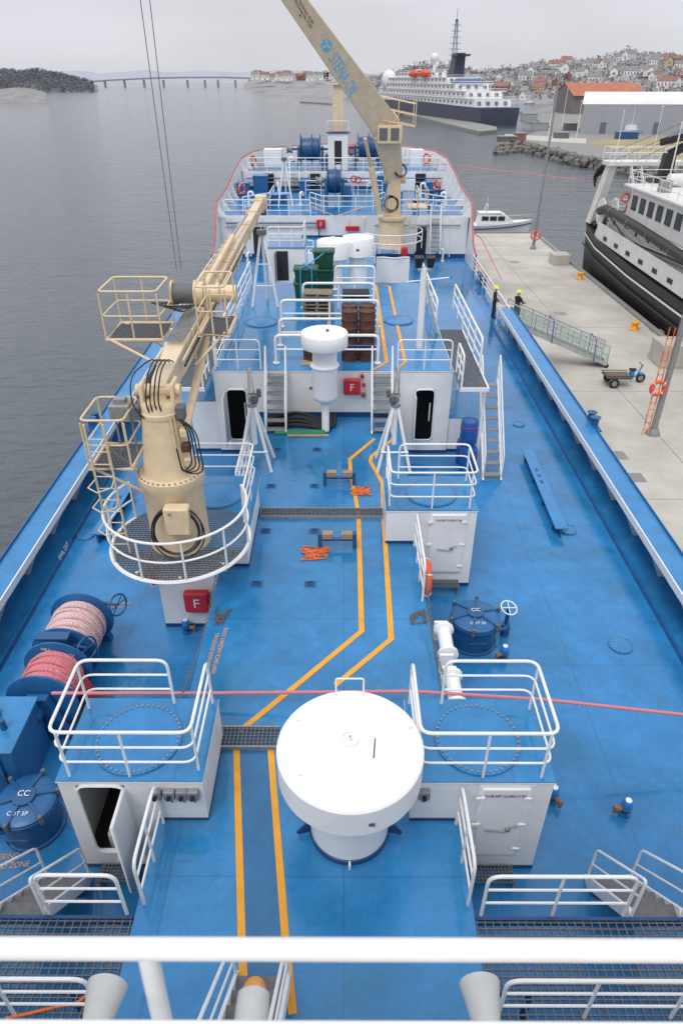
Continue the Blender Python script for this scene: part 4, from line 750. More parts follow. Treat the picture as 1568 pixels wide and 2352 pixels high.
for i,(p0,p1) in enumerate((((320,-20),(406,622)),((342,-20),(416,618)))):
    MB().tube([SY(*p0,26),SY(*p1,36)],.013,6).build('wire',DKGREY,label=('left','right')[i]+' of the two thin wires slanting down over the water to port',cat='wire')
# ------------------------------------------------------------------ rope winch to port
X,zc=-6.25,.9; r=thing('mooring_winch','blue mooring winch with two spools of pink and pale rope, near the port side','winch',(X,11,0))
for Y in (12.3,11.12,10.68,9.72): MB()._lathe([(.72,-.03),(.74,-.02),(.74,.02),(.72,.03)],(X,Y,zc),40,(0,1,0)).build('flange',BLUEM,r)
def coil(y0,y1,rad,m_):
    prof=[]; n=9
    for k in range(n): yy=y0+(y1-y0)*k/n; st_=(y1-y0)/n; prof+=[(rad-.03,yy+.001),(rad+.005,yy+st_*.3),(rad+.005,yy+st_*.7),(rad-.03,yy+st_*.98)]
    MB()._lathe(prof,(X,0,zc),36,(0,1,0)).build('rope_coil',m_,r,ang=70)
coil(11.16,12.26,.58,ROPEW); coil(9.76,10.64,.56,ROPEP)
rs=random.Random(9)
for k in range(5): 
    yy=11.25+k*.2; MB().torus((X,yy,zc),.6,.035,(rs.uniform(-.12,.12),1,rs.uniform(-.1,.1)),36,6).build('rope_turn',ROPEW,r)
for k in range(4): yy=9.85+k*.2; MB().torus((X,yy,zc),.58,.035,(rs.uniform(-.12,.12),1,rs.uniform(-.1,.1)),36,6).build('rope_turn',ROPEP,r)
MB().cyl((X,9.2,zc),(X,12.7,zc),.14).build('shaft',BLUE,r)
for Y in (12.5,10.9,9.55): MB().hexa([(X-.5,Y-.09,0),(X+.5,Y-.09,0),(X+.5,Y+.09,0),(X-.5,Y+.09,0)],[(X-.22,Y-.09,1.2),(X+.22,Y-.09,1.2),(X+.22,Y+.09,1.2),(X-.22,Y+.09,1.2)]).build('bearing_stand',BLUEM,r)
gb=MB().box(X-1.5,X+.1,8.1,9.35,.01,1.35).build('gearbox',BLUEM,r,bev=.02); MB().box(X-1.55,X+.15,8.05,9.4,1.352,1.41).build('gearbox_lid',BLUEL,gb,bev=.015); MB()._lathe([(.2,0),(.2,.05),(.16,.07)],(X-.45,8.1,.8),20,(0,-1,0)).build('inspection_cover',BLUE,gb)
for xx in (X-1.2,X-.2): MB().box(xx-.05,xx+.05,8.05,8.098,.1,1.3).build('stiffener',BLUEM,gb)
MB().box(X-1.1,X-.4,8.4,9.0,1.412,1.57).build('motor_cover',BLUEM,r,bev=.05); MB().cyl((X-.2,8.6,1.41),(X-.2,8.6,1.65),.06).build('filler_cap',BLUE,r)
for Y,sx in ((12.35,.9),(10.9,.62)):
    MB().torus((X+sx,Y,zc+.35),.26,.022,(1,-.5,.2),24,8).tube([(X+sx-.12,Y-.05,zc+.13),(X+sx+.1,Y+.05,zc+.58)],.014,6).tube([(X+sx+.1,Y+.2,zc+.35),(X+sx-.1,Y-.2,zc+.35)],.014,6).cyl((X+.3,Y+.1,zc+.35),(X+sx,Y,zc+.35),.04).build('handwheel',BLUE,r)
MB().box(X-.4,X+.3,10.78,11.02,1.58,1.64).build('brake_band',BLUE,r); text('HEAVE  SLACK',.11,LWHITE,r,(X+.1,10.64,1.38),(1,0,-.35),(0,0,1))
for i in range(5): 
    y0=10.2+.08*i; MB().tube(fillet([(X+.5,y0,.95),(X+.68,y0,.5),(X+.72,y0-.05,.05),(X+.5,y0-.2-.1*i,.04),(X+.9,y0-.5,.04)],.2,n=4),.04,7).build('rope_tail',ROPER,r)
g=thing('grating_step','low grating step beside the rope winch','grating',(-5.5,10.0,0)); MB().grating(-5.85,-5.2,9.9,10.5,.25,.07,.07).build('grating',DKGREY,g)
for q in ((-5.85,-5.8,9.9,10.5,.003,.22),(-5.25,-5.2,9.9,10.5,.003,.22)): MB().box(*q).build('side_plate',GREY,g)
MB().tube([SY(120,1592,9.3),SY(480,1592,9.2),SY(720,1590,9.15),SY(950,1588,9.1),SY(1250,1607,9.1),SY(1600,1645,9.1),SY(1780,1668,9.1)],.034,10).build('mooring_rope',ROPEP,label='taut pink mooring rope stretched across the whole deck behind the big vent',cat='rope')
MB().tube([SY(1010,376,66),SY(1180,396,64),SY(1345,415,62)],.04,6).build('mooring_rope',ROPEP,label='pink mooring line running from the bow out to starboard',cat='rope')
MB().tube([SY(1080,530,56),SY(1105,548,55),SY(1150,640,44)],.04,6).build('mooring_rope',ROPEP,label='pink mooring line hanging outside the starboard rail',cat='rope')
# ------------------------------------------------------------------ tank hatches, valves, girders
def tankhatch(label,c,txt,rad,s):
    c=V(c); r=thing('tank_hatch',label,'hatch',c)
    MB()._lathe([(rad*1.08,.003),(rad*1.08,.06),(rad,.07),(rad,.66),(rad*1.1,.68),(rad*1.1,.74),(rad*1.0,.76)],c,40,(0,0,1)).build('coaming',BLUE,r)
    lid=MB()._lathe([(rad*1.08,.765),(rad*1.08,.8),(rad*.9,.86),(.02,.9)],c,40,(0,0,1)).build('lid',BLUEM,r)
    for k in range(6):
        a=k*pi/3+.3; d=V((math.cos(a),math.sin(a),0)); MB().bar(c+d*.12+V((0,0,.9)),c+d*rad*1.12+V((0,0,.83)),.05,.07).build('arm',BLUE,lid)
        MB().cyl(c+d*rad*1.14+V((0,0,.7)),c+d*rad*1.14+V((0,0,.9)),.04).build('clamp',DKGREY,lid)
    MB()._lathe([(.2,.86),(.2,.94),(.02,.96)],c,20,(0,0,1)).build('boss',BLUE,lid)
    text('CC',.16,LWHITE,lid,c+V((0,.02,.965)),(1,0,0),(0,1,0)); text(txt,.11,LWHITE,lid,c+V((0,-rad*.66,.885)),(1,0,0),(0,1,.1))
    w=c+V((s*(rad+.3),.2,.0)); MB().cyl(w,w+V((0,0,.85)),.05).cyl(w+V((0,0,0)),w+V((0,0,.35)),.11).build('valve_stem',BLUE,r); MB().torus(w+V((0,0,.88)),.2,.016,(.2*s,-.3,1),24,8).tube([w+V((-.2,0,.88)),w+V((.2,0,.88))],.012,6).tube([w+V((0,-.2,.83)),w+V((0,.2,.93))],.012,6).build('handwheel',WHITER,r)
    MB().tube([w+V((0,-.1,.3)),w+V((-s*.3,-.2,.3))],.05).build('pipe',BLUE,r)
    MB().tube(fillet([c+V((-.2,-rad*1.12,.3)),c+V((-.2,-rad*1.2,.5)),c+V((.2,-rad*1.2,.5)),c+V((.2,-rad*1.12,.3))],.05),.018,6).build('grab_rail',BLUE,r)
tankhatch('blue tank hatch lettered COT 5S on the starboard deck',(3.2,12.5,0),'COT 5S',.55,1)
tankhatch('blue tank hatch lettered COT 5P beside the near port deckhouse',(S(95,1870,0).x,7.5,0),'COT 5P',.5,-1)
proto=thing('deck_valve','x','valve'); k=.72
def sc_(p): return [(a*k,b*k) for a,b in p]
MB()._lathe(sc_([(.16,0),(.16,.05),(.09,.06),(.09,.22),(.15,.24),(.15,.3),(.1,.32)]),(0,0,0),18,(0,0,1)).build('body',BLUE,proto); MB()._lathe(sc_([(.09,.32),(.13,.36),(.13,.5),(.1,.55),(.02,.57)]),(0,0,0),18,(0,0,1)).build('actuator',VALVEB,proto); MB().cyl((-.23,0,.18),(-.07,0,.18),.05).cyl((-.21,.0,.07),(-.21,.0,.25),.035).build('branch_pipe',mat('rusty brass',(.25,.12,.06),.5,rust=.4),proto); MB()._lathe(sc_([(.08,.56),(.08,.58)]),(0,0,0),18,(0,0,1)).build('cap_ring',LWHITE,proto)
copies(proto,[(S(1155,1512,0),.4,'deck valve with bright blue head just aft of the starboard tank hatch'),(S(1432,1868,0),.1,'deck valve with bright blue head alone on the near starboard deck'),(S(1266,1838,0),2,'deck valve half hidden behind the near starboard house'),(S(430,1452,0),3,'deck valve beside the fire box on the crane house'),(S(5,1905,0),1,'deck valve at the left picture edge by the port tank hatch'),(S(1030,560,0),1,'deck valve far forward by the starboard railing'),(S(985,478,L2),1,'deck valve on the lower forecastle deck')],'deck valves with blue heads')
def girder(label,a,b,w,hh):
    a,b=V(a),V(b); d=(b-a).normalized(); sx=V((d.y,-d.x,0)); r=thing('deck_girder',label,'girder',(a+b)/2)
    MB().bar(a+V((0,0,hh)),b+V((0,0,hh)),w,.04).build('top_flange',BLUEL,r); MB().bar(a+V((0,0,hh/2)),b+V((0,0,hh/2)),.05,hh-.05).build('web',BLUE,r)
    for f in (.08,.36,.64,.92): p=a.lerp(b,f); MB().bar(p-sx*w*.42+V((0,0,hh*.5)),p+sx*w*.42+V((0,0,hh*.5)),.03,hh-.05).build('stiffener',BLUE,r)
    for f in (.3,.38,.46): 
        p=a.lerp(b,f)+V((0,0,hh+.022)); MB().bar(p-d*.1,p+d*.1,.1,.004).build('slot',NAVY,r)
girder('long blue girder standing on the starboard deck beside the bulwark',S(1207,1050,.0),S(1285,1235,0),.38,.32)
girder('blue girder standing on the port deck outboard of the crane',S(300,1130,0),S(228,1248,0),.38,.32)
proto=thing('lashing_eye','x','lashing eye'); MB().box(-.14,.14,-.11,.11,.002,.02).build('plate',BLUE,proto,bev=.01); MB().tube([(-.07,-.05,.03),(.07,-.05,.03),(.07,.05,.04),(-.07,.05,.04)],.014,6,True).build('ring',NAVY,proto)
copies(proto,[(S(px,py,T),0,'blue lashing eye plate in the trunk deck, %s'%s) for px,py,s in ((637,1033,'far left of the eight'),(728,1033,'far right of the eight'),(622,1117,'second farthest on the left'),(722,1117,'left of the far wooden cradle'),(610,1220,'beside the crane house rail'),(722,1220,'beyond the near wooden cradle'),(590,1342,'nearest on the left'),(712,1342,'nearest on the right'))],'lashing eyes on the trunk deck')
for i,(xa,xb,py) in enumerate(((746,812,1113),(735,814,1256))):
    A=S(xa,py,T); B=S(xb,py,T); B.y=A.y; r=thing('cargo_cradle',('far','near')[i]+' blue cargo cradle with wooden blocks on the trunk deck','cradle',(A+B)/2)
    MB().cyl(A+V((0,0,.25)),B+V((0,0,.25)),.05).build('cross_bar',BLUE,r)
    for p,s in ((A,1),(B,-1)):
        MB().box(p.x-.05,p.x+.05,p.y-.08,p.y+.08,T+.002,T+.45).build('leg',BLUE,r,bev=.01)
        MB().box(p.x+s*.06 if s>0 else p.x-.34,p.x+.34 if s>0 else p.x-.06,p.y-.09,p.y+.09,T+.3,T+.46).build('wood_block',CRW,r,bev=.008)
for i,(px,py) in enumerate(((828,1130),(722,1272))):
    c=S(px,py,T); rs=random.Random(i+4); pts=[]
    for k in range(30): pts.append(c+V((rs.uniform(-.42,.42)*(1 if k%3 else .4),rs.uniform(-.34,.34)*(1 if k%3 else .4),.02+.015*rs.random())))
    MB().tube(fillet(pts,.15,n=3),.018,5).build('lashing_strap',ORANGE,label=('tangled orange strap on the walkway line by the far cradle','tangled orange strap left of the near cradle')[i],cat='strap')
def chain(label,pts,s=.085,cat='chain'):
    b=MB(); pts=[V(p) for p in pts]; k=0
    for a,c_ in zip(pts,pts[1:]):
        L=(c_-a).length; n=max(1,int(L/s)); d=(c_-a).normalized(); u=d.cross(V((.3,.5,.8))).normalized(); w=d.cross(u)
        for i in range(n):
            q=a+d*(i+.5)*L/n; e=u if k%2 else w; k+=1
            b.tube([q-d*.05,q-d*.03+e*.026,q+d*.03+e*.026,q+d*.05,q+d*.03-e*.026,q-d*.03-e*.026],.009,5,True)
    return b.build('chain',CHAINM,label=label,cat=cat)
def sag(a,b,s,n=8): a,b=V(a),V(b); return [a.lerp(b,k/n)-V((0,0,s*4*(k/n)*(1-k/n))) for k in range(n+1)]
chain('hanging chain along the starboard trunk edge by the white rollers',sag((1.88,12.2,T+.95),(1.95,9.2,T+.75),.5))
chain('hanging chain from the crane house to the near port house',sag((-2.95,13.5,T+.95),(-3.0,8.5,T+.85),.5,12))
for i,(px,py) in enumerate(((960,1420),(508,1412))):
    c=S(px,py,T); rs=random.Random(20+i); chain(('loose pile of chain on deck by the starboard rollers','loose pile of chain on deck by the crane house fire box')[i],[c+V((rs.uniform(-.2,.2),rs.uniform(-.35,.35),.03+.02*rs.random())) for k in range(11)])
for i,Y in enumerate((10.75,9.4)):
    r=thing('roller',('white cable roller on the trunk edge next to the tank hatch','white cable roller on the trunk edge half hidden by the near railing')[i],'roller',(2.2,Y,1.2)); 
    MB()._lathe([(.12,-.42),(.22,-.4),(.22,-.34),(.15,-.3),(.15,.3),(.22,.34),(.22,.4),(.12,.42)],(2.2,Y,1.62),24,(0,1,0)).build('spool',WHITER,r)
    for k in (-.5,.5): MB().box(2.0,2.3,Y+k-.03,Y+k+.03,1.2,1.75).build('bracket',WHITE,r,bev=.01)
proto=thing('blue_drum','x','drum'); MB()._lathe([(.27,0),(.29,.05),(.29,.82),(.27,.88),(.25,.88),(.24,.86),(.01,.86)],(0,0,0),26,(0,0,1)).build('barrel',mat('blue plastic drum',(.015,.1,.35),.3),proto)
for zz in (.3,.58): MB().torus((0,0,zz),.292,.014,n=26,m=6).build('hoop',BLUE,proto)
MB().torus((0,0,.68),.296,.012,n=26,m=6).build('band',RED,proto)
q=S(1072,1080,0); copies(proto,[(q,0,'blue drum nearest the amidships starboard house'),(q+V((-.05,.62,0)),1,'blue drum behind the nearest one'),(q+V((-.02,.35,.9)),2,'blue drum stacked on top of the others')],'blue drums by the amidships starboard house')
for i in range(7):
    y0=21.3+.12*i; MB().tube(fillet([(-2.7,y0,T+.06+.06*(i%2)),(-1.6,y0+.15,T+.14+.09*(i%3)),(-.6,y0-.1,T+.07),(-.25,y0+.05,T+.26)],.3),.06,8).build('rubber_hose',BLACK,label='black rubber hose lying in the bundle between the stairs and the slim vent',cat='hose',group='black hoses below the raised deck')
MB().hexa([(-2.4,20.85,T+.01),(-.6,20.85,T+.01),(-.6,21.15,T+.01),(-2.4,21.15,T+.01)],[(-2.35,20.88,T+.12),(-.65,20.88,T+.1),(-.65,21.12,T+.1),(-2.35,21.12,T+.12)]).build('folded_tarpaulin',mat('green tarpaulin',(.02,.2,.11),.6,var=.3),label='folded green tarpaulin lying at the foot of the black hoses',cat='tarpaulin',bev=.03)
MB().bar((-1.9,20.75,T+.05),(-.5,20.77,T+.04),.08,.05).build('wooden_plank',WOODL,label='pale plank lying in front of the folded green tarpaulin',cat='plank')
def warn(label,lines,px,py,z,xdir,size):
    c=S(px,py,z); xd=V(xdir).normalized(); yd=V((-xd.y,xd.x,0))
    r=thing('deck_warning',label,'painted sign',c)
    for i,l in enumerate(lines): text(l,size,LORG,r,c-yd*(i-.5)*size*1.2+V((0,0,.005)),xd,yd,sx=.85)
warn('orange painted snap-back warning along the trunk edge by the chain',['DANGER-ENTERING','SNAP BACK HAZARD ZONE'],497,1493,T,(.05,1,0),.13)
warn('orange painted snap-back warning at the lower left picture edge',['DANGER-ENTERING','SNAP BACK HAZARD ZONE'],-35,1985,0,(1,.12,0),.15)
warn('orange painted snap-back warning beyond the rope winch',['DANGER-ENTERING','SNAP BACK HAZARD ZONE'],243,1390,0,(-1,0,0),.12)
text('SWL 23T',.2,LWHITE,None,V((-8.095,15.9,.2)),(0,1,0),(-.3,0,1),label='white painted SWL 23T lettering on the port bulwark foot',cat='painted sign',name='load_marking')
# ================================================================== WORLD
FRAME[0]='world'
WZ=-5.; QZ=-2.
wst=st
m,nt,b=nodes('sea water'); L=nt.links; g=N(nt,'ShaderNodeNewGeometry')
mp=N(nt,'ShaderNodeMapping'); mp.inputs['Rotation'].default_value=(0,0,.5); mp.inputs['Scale'].default_value=(.6,1.25,1); L.new(g.outputs['Position'],mp.inputs['Vector'])
n1=N(nt,'ShaderNodeTexNoise',Scale=1.0,Detail=5.,Roughness=.55); n2=N(nt,'ShaderNodeTexNoise',Scale=.02,Detail=3.); n3=N(nt,'ShaderNodeTexNoise',Scale=.22,Detail=2.)
L.new(mp.outputs[0],n1.inputs['Vector']); L.new(mp.outputs[0],n3.inputs['Vector']); L.new(g.outputs['Position'],n2.inputs['Vector'])
ad=N(nt,'ShaderNodeMath',operation='MULTIPLY_ADD'); L.new(n3.outputs['Fac'],ad.inputs[0]); ad.inputs[1].default_value=1.6; L.new(n1.outputs['Fac'],ad.inputs[2])
bp_=N(nt,'ShaderNodeBump',Strength=.7,Distance=.4); L.new(ad.outputs[0],bp_.inputs['Height']); L.new(bp_.outputs[0],b.inputs['Normal'])
mx=N(nt,'ShaderNodeMix',data_type='RGBA'); L.new(n2.outputs['Fac'],mx.inputs[0]); mx.inputs[6].default_value=(.06,.076,.088,1); mx.inputs[7].default_value=(.088,.108,.122,1); L.new(mx.outputs[2],b.inputs['Base Color'])
b.inputs['Roughness'].default_value=.12; b.inputs['IOR'].default_value=1.4
WATER=m
wst('water',MB().poly([(-9000,-500,WZ),(9000,-500,WZ),(9000,12000,WZ),(-9000,12000,WZ)]),WATER)
CONC=mat('quay concrete',(.5,.475,.42),.85,var=.26,scale=.35,bump=.2,bscale=12,rust=.3,rcol=(.33,.3,.23),rsc=.5)
ROCK=mat('rock',(.2,.19,.18),.9,var=.45,scale=.6,bump=.5,bscale=2); HILL=mat('haze-tinted hillside',(.29,.285,.29),.95,var=.35,scale=.05,rust=.3,rcol=(.2,.21,.2),rsc=.06)  # hillside base colour paled and greyed to paint in distance haze
FARH=mat('far haze-tinted hill',(.36,.38,.43),1,var=.1,scale=.01,rust=.2,rcol=(.31,.33,.38),rsc=.02); ISL=mat('haze-tinted island wood',(.19,.2,.22),1,var=.3,scale=.04)  # aerial haze is mixed into the far hill and island colours
GRASS=mat('dry grass',(.34,.29,.15),.95,var=.3,scale=.2); CONCD=mat('dark concrete',(.26,.255,.245),.9,var=.25,scale=.6)
WALLW=mat('house white',(.76,.75,.73),.7,var=.06,scale=.2); WALLR=mat('house red',(.27,.11,.09),.7,var=.1,scale=.2); WALLY=mat('house ochre',(.5,.42,.29),.7,var=.1,scale=.2)
ROOFR=mat('roof red tile',(.28,.15,.12),.8,var=.25,scale=.4); ROOFO=mat('roof orange tile',(.44,.15,.08),.7,var=.25,scale=.3); ROOFG=mat('roof grey',(.22,.22,.235),.7,var=.2,scale=.4); GREYW=mat('grey cladding',(.33,.34,.37),.6,var=.06,scale=.2); WINF=mat('far window',(.14,.15,.17),.3)
HULLN=mat('navy hull',(.05,.06,.095),.4,var=.1,scale=.05); SHIPW=mat('ship white',(.74,.74,.74),.45,var=.1,scale=.1); HULLB=mat('black hull',(.02,.02,.022),.45,var=.3,scale=.8,rust=.12); TRW=mat('trawler white',(.72,.71,.69),.5,var=.12,scale=.9,rust=.34,rcol=(.4,.26,.15),rsc=1.2)
wst('quay',MB().box(9.45,20.5,-40,78,-7,QZ),CONC)
for q in ((9.4,9.75,-40,78.05,QZ-.3,QZ+.12),(20.2,20.6,-40,78.05,QZ-.3,QZ+.12),(9.76,20.19,77.7,78.05,QZ-.3,QZ+.12)): wst('quay_edge',MB().box(*q),CONCD)
for y in range(-10,78,11): wst('quay_joint',MB().box(9.8,20.15,y,y+.04,QZ+.001,QZ+.004),CONCD)
wst('quay_joint',MB().box(14.6,14.64,-39,77.6,QZ+.001,QZ+.0055),CONCD)
for i,(px,py) in enumerate(((1415,1046),(1455,1097),(1507,760),(1180,602),(1285,720))):
    q=W(px,py,QZ); MB().box(q.x-.42,q.x+.42,q.y-.38,q.y+.38,QZ+.002,QZ+.012).build('drain_cover',CONCD if i<2 else GREY,label=('square metal cover in the quay, farther of the two near the ship','square metal cover in the quay, nearer of the two near the ship','square metal cover by the concrete block on the quay','metal cover at the far end of the quay','square cover in the quay beside the gangway')[i],cat='drain cover')
proto=thing('mooring_bollard','x','bollard'); MB()._lathe([(.3,0),(.22,.08),(.17,.3),(.28,.42),(.26,.5),(.02,.54)],(0,0,0),18,(0,0,1)).build('post',YEL,proto); MB().box(-.4,.4,-.3,.3,.002,.05).build('base_plate',YEL,proto,bev=.02)
copies(proto,[(W(1330,640,QZ),0,'yellow mooring bollard on the quay under the trawler stern'),(W(1455,756,QZ),1,'yellow mooring bollard on the quay nearer the gangway')],'yellow mooring bollards')
q=W(1285,607,QZ); MB().box(q.x-.75,q.x+.75,q.y-.4,q.y+1.2,QZ+.002,QZ+.85).build('concrete_block',CONC,label='pale concrete block standing near the trawler stern',cat='block',bev=.04)
q=W(1540,842,QZ); MB().box(q.x-.8,q.x+1.6,q.y-.3,q.y+1.5,QZ+.002,QZ+1.3).build('concrete_block',CONC,label='large concrete block at the right picture edge on the quay',cat='block',bev=.05)
def post(label,base,top,r0):
    base,top=V(base),V(top); r=thing('lamp_post',label,'lamp post',base); MB().cyl(base,top,r0,r0*.6,n=12).build('pole',GREY,r); MB()._lathe([(r0*2.2,0),(r0*2.2,.05),(r0*1.4,.3)],base,14,(0,0,1)).build('base',GREY,r)
    MB().tube([top,top+V((-.3,0,.15)),top+V((-1.0,0,.2))],.05,6).build('arm',GREY,r); MB().box(top.x-1.5,top.x-.9,top.y-.15,top.y+.15,top.z+.12,top.z+.25).build('lantern',DKGREY,r,bev=.04); return r
q=W(1223,572,QZ); post('tall thin lamp post at the far end of the quay, lifebuoy at its foot',q,q+V((.15,0,14.5)),.14)
lifebuoy('red lifebuoy at the foot of the far lamp post',q+V((.0,-.3,1.3)),(.2,1,0),.4)
q2=W(1497,997,QZ); post('tall lamp post on the near quay beside the orange safety ladder',q2,q2+V((.1,0,14)),.15)
lr=thing('safety_ladder','orange and yellow striped safety ladder leaning on the near lamp post','ladder',q2+V((-.4,0,0)))
for dx in (-.52,-.28):
    for k in range(10): MB().cyl(q2+V((dx,-.1,.05+k*.5)),q2+V((dx+.01,-.08,.55+k*.5)),.025,n=6).build('stile',LIFE if k%2 else YEL,lr)
for k in range(14): MB().tube([q2+V((-.52,-.1,.3+k*.33)),q2+V((-.28,-.1,.3+k*.33))],.016,6).build('rung',LIFE,lr)
lifebuoy('orange lifebuoy hanging on the safety ladder post',q2+V((-.4,-.2,2.35)),(0,1,0),.3)
A=V((9.2,38.2,.55)); B=W(1385,838,QZ)+V((0,0,.2)); gw=thing('gangway','aluminium gangway with green netting from the ship down to the quay','gangway',(B.x,B.y,QZ))
d=(B-A).normalized(); sd=V((-d.y,d.x,0)).normalized()*.5
MB().hexa([A-sd-V((0,0,.08)),A+sd-V((0,0,.08)),B+sd-V((0,0,.08)),B-sd-V((0,0,.08))],[A-sd,A+sd,B+sd,B-sd]).build('walkboard',GREY,gw)
for sg in (-1,1):
    MB().tube([A+sd*sg+V((0,0,1.05)),B+sd*sg+V((0,0,1.05))],.035,8).build('handrail',ALU,gw); MB().tube([A+sd*sg+V((0,0,.55)),B+sd*sg+V((0,0,.55))],.025,6).build('cross_rail',ALU,gw); MB().bar(A+sd*sg,B+sd*sg,.06,.18).build('beam',ALU,gw)
    for k in range(9): p=A.lerp(B,k/8)+sd*sg; MB().cyl(p,p+V((0,0,1.05)),.022,n=6).build('post',ALU,gw)
    b=MB(); n=46
    for k in range(n):
        p=A.lerp(B,k/n)+sd*sg*1.03; q=A.lerp(B,min(1,(k+3)/n))+sd*sg*1.03; b.tube([p+V((0,0,.05)),q+V((0,0,1.02))],.009,3); b.tube([q+V((0,0,.05)),p+V((0,0,1.02))],.009,3)
    b.build('netting',GREENN,gw)
for k in range(14): p=A.lerp(B,(k+.5)/14)+V((0,0,.012)); MB().bar(p-sd*.95,p+sd*.95,.05,.02).build('tread_bar',ALU,gw)
for f in (.42,.85): p=A.lerp(B,f); MB().tube([p-sd*1.5+V((0,0,-.1)),p-sd*1.1+V((0,0,1.1)),p+sd*1.1+V((0,0,1.12)),p+sd*1.1+V((0,0,-.1))],.03,6).build('strap',PURPLE,gw)
for sg in (-1,1): MB().cyl(B+sd*sg*.8+V((0,0,-.08)),B+sd*sg*1.05+V((0,0,-.08)),.12).build('wheel',BLACK,gw)
ld=thing('gangway_landing','small white landing with rails at the head of the gangway','platform',(8.9,38,.0)); MB().box(8.35,9.25,37.4,39.2,.42,.5).build('floor',GREY,ld); MB().tube([(9.2,37.4,.5),(9.2,37.4,1.55),(8.4,37.4,1.55),(8.4,37.4,.5)],.03).build('handrail',WHITER,ld)
for yy in (39.1,37.5): MB().cyl((8.4,yy,-.4),(8.4,yy,.42),.04).build('leg',WHITER,ld)
def person(label,loc,rz,arm='reach'):
    loc=V(loc); vs=[(0,0,.93),(0,.01,1.12),(0,.0,1.32),(0,0,1.45),(0,.01,1.53),(0,.02,1.6),(0,.03,1.7)]; rd=[.15,.145,.165,.1,.055,.085,.09]; ed=[(i,i+1) for i in range(6)]
    hands=[]
    for s in (-1,1):
        b=len(vs); vs+=[(s*.1,0,.86),(s*.115,.03+.02*s,.48),(s*.12,-.01+.03*s,.09),(s*.13,.14+.03*s,.045)]; rd+=[.105,.075,.06,.045]; ed+=[(0,b),(b,b+1),(b+1,b+2),(b+2,b+3)]
        b=len(vs)
        if arm=='reach': el,wr=(s*.27,.14,1.14),(s*.17,.38,1.1)
        else: el,wr=(s*.28,-.02,1.13),(s*.25,.2,1.02)
        vs+=[(s*.19,0,1.4),el,wr]; rd+=[.075,.055,.04]; ed+=[(3,b),(b,b+1),(b+1,b+2)]
        w=V(wr); dd=(w-V(el)).normalized(); pm=w+dd*.07; vs.append(tuple(pm)); rd.append(.035); ed.append((b+2,b+3)); hands.append(pm)
        for k in range(4):
            o=V(((k-1.5)*.02,0,0)); q=len(vs); vs+=[tuple(pm+o+dd*.035),tuple(pm+o+dd*(.07+.008*(1.5-abs(k-1.5)))+V((0,0,-.03)))]; rd+=[.011,.009]; ed+=[(b+3,q),(q,q+1)]
        q=len(vs); vs+=[tuple(w+dd*.04+V((-s*.05,0,.01))),tuple(w+dd*.09+V((-s*.055,0,-.01)))]; rd+=[.012,.01]; ed+=[(b+2,q),(q,q+1)]
    me=bpy.data.meshes.new('p'); me.from_pydata(vs,ed,[]); o=bpy.data.objects.new('p',me); C.objects.link(o)
    sk=o.modifiers.new('s','SKIN')
    for i,v in enumerate(me.skin_vertices[0].data): v.radius=(rd[i],rd[i]*(.72 if i<4 else 1)); v.use_root=(i==0)
    su=o.modifiers.new('u','SUBSURF'); su.levels=2; su.render_levels=2
    bpy.context.view_layer.update(); me2=bpy.data.meshes.new_from_object(o.evaluated_get(bpy.context.evaluated_depsgraph_get())); bpy.data.objects.remove(o)
    root=thing('person',label,'person',loc); root.rotation_euler=(0,0,rz)
    me2.materials.clear(); me2.materials.append(CLOTH); me2.materials.append(SKIN)
    for p in me2.polygons:
        p.material_index=1 if (p.center.z>1.52 or min((p.center-h).length for h in hands)<.06) else 0
        p.use_smooth=True
    bo=bpy.data.objects.new('body',me2); C.objects.link(bo); bo.parent=root
    def part(mb,n,m):
        o=mb.build(n,m,None,origin=(0,0,0)); o.parent=root; return o
    part(MB().sphere((0,.025,1.7),.135,18,8,1.05,0.0),'helmet',HIVIS); part(MB()._lathe([(.135,0),(.165,.0),(.16,.015),(.13,.02)],(0,.04,1.69),18,(0,0,1)),'helmet_brim',HIVIS)
    part(MB().sphere((0,.125,1.625),.018,8,6),'nose',SKIN); part(MB().box(-.03,.03,.107,.113,1.575,1.582),'mouth',RED)
    for s in (-1,1): part(MB().sphere((s*.032,.108,1.655),.01,8,6),'eye',BLACK); part(MB().sphere((s*.09,.02,1.635),.022,8,6),'ear',SKIN); part(MB().box(s*.13-.055,s*.13+.055,-.06+.03*s,.2+.03*s,0,.07),'boot',BLACK)
    part(MB().torus((0,0,1.08),.15,.012,n=20,m=5),'reflective_band',GREY)
    return root
person('person in black coverall and yellow helmet standing at the ship side of the gangway',(8.42,38.6,.5),R(-95),'hold'); person('person in black coverall and yellow helmet reaching toward the gangway rail',A+d*.45+V((0,0,.0)),R(-60),'reach')
q=W(1430,884,QZ); r=thing('cargo_moped','dark three-wheeled cargo moped with a flat wooden bed on the quay','cargo moped',q); x,y,z0=q.x-.35,q.y,q.z
MB().box(x-.75,x+.55,y-.45,y+.45,z0+.52,z0+.58).build('cargo_bed',WOOD,r); MB().tube([(x-.76,y-.46,z0+.66),(x+.56,y-.46,z0+.66),(x+.56,y+.46,z0+.66),(x-.76,y+.46,z0+.66)],.022,6,True).tube([(x-.76,y-.46,z0+.52),(x+.56,y-.46,z0+.52),(x+.56,y+.46,z0+.52),(x-.76,y+.46,z0+.52)],.03,6,True).build('bed_frame',BLACK,r)
for wx,wy in ((-.35,-.5),(-.35,.5),(1.35,.35)):
    w=MB().torus((x+wx,y+wy,z0+.27),.2,.065,(0,1,0),22,8).build('tyre',BLACK,r); MB()._lathe([(.17,-.03),(.17,.03)],(x+wx,y+wy,z0+.27),16,(0,1,0)).build('rim',GREY,w)
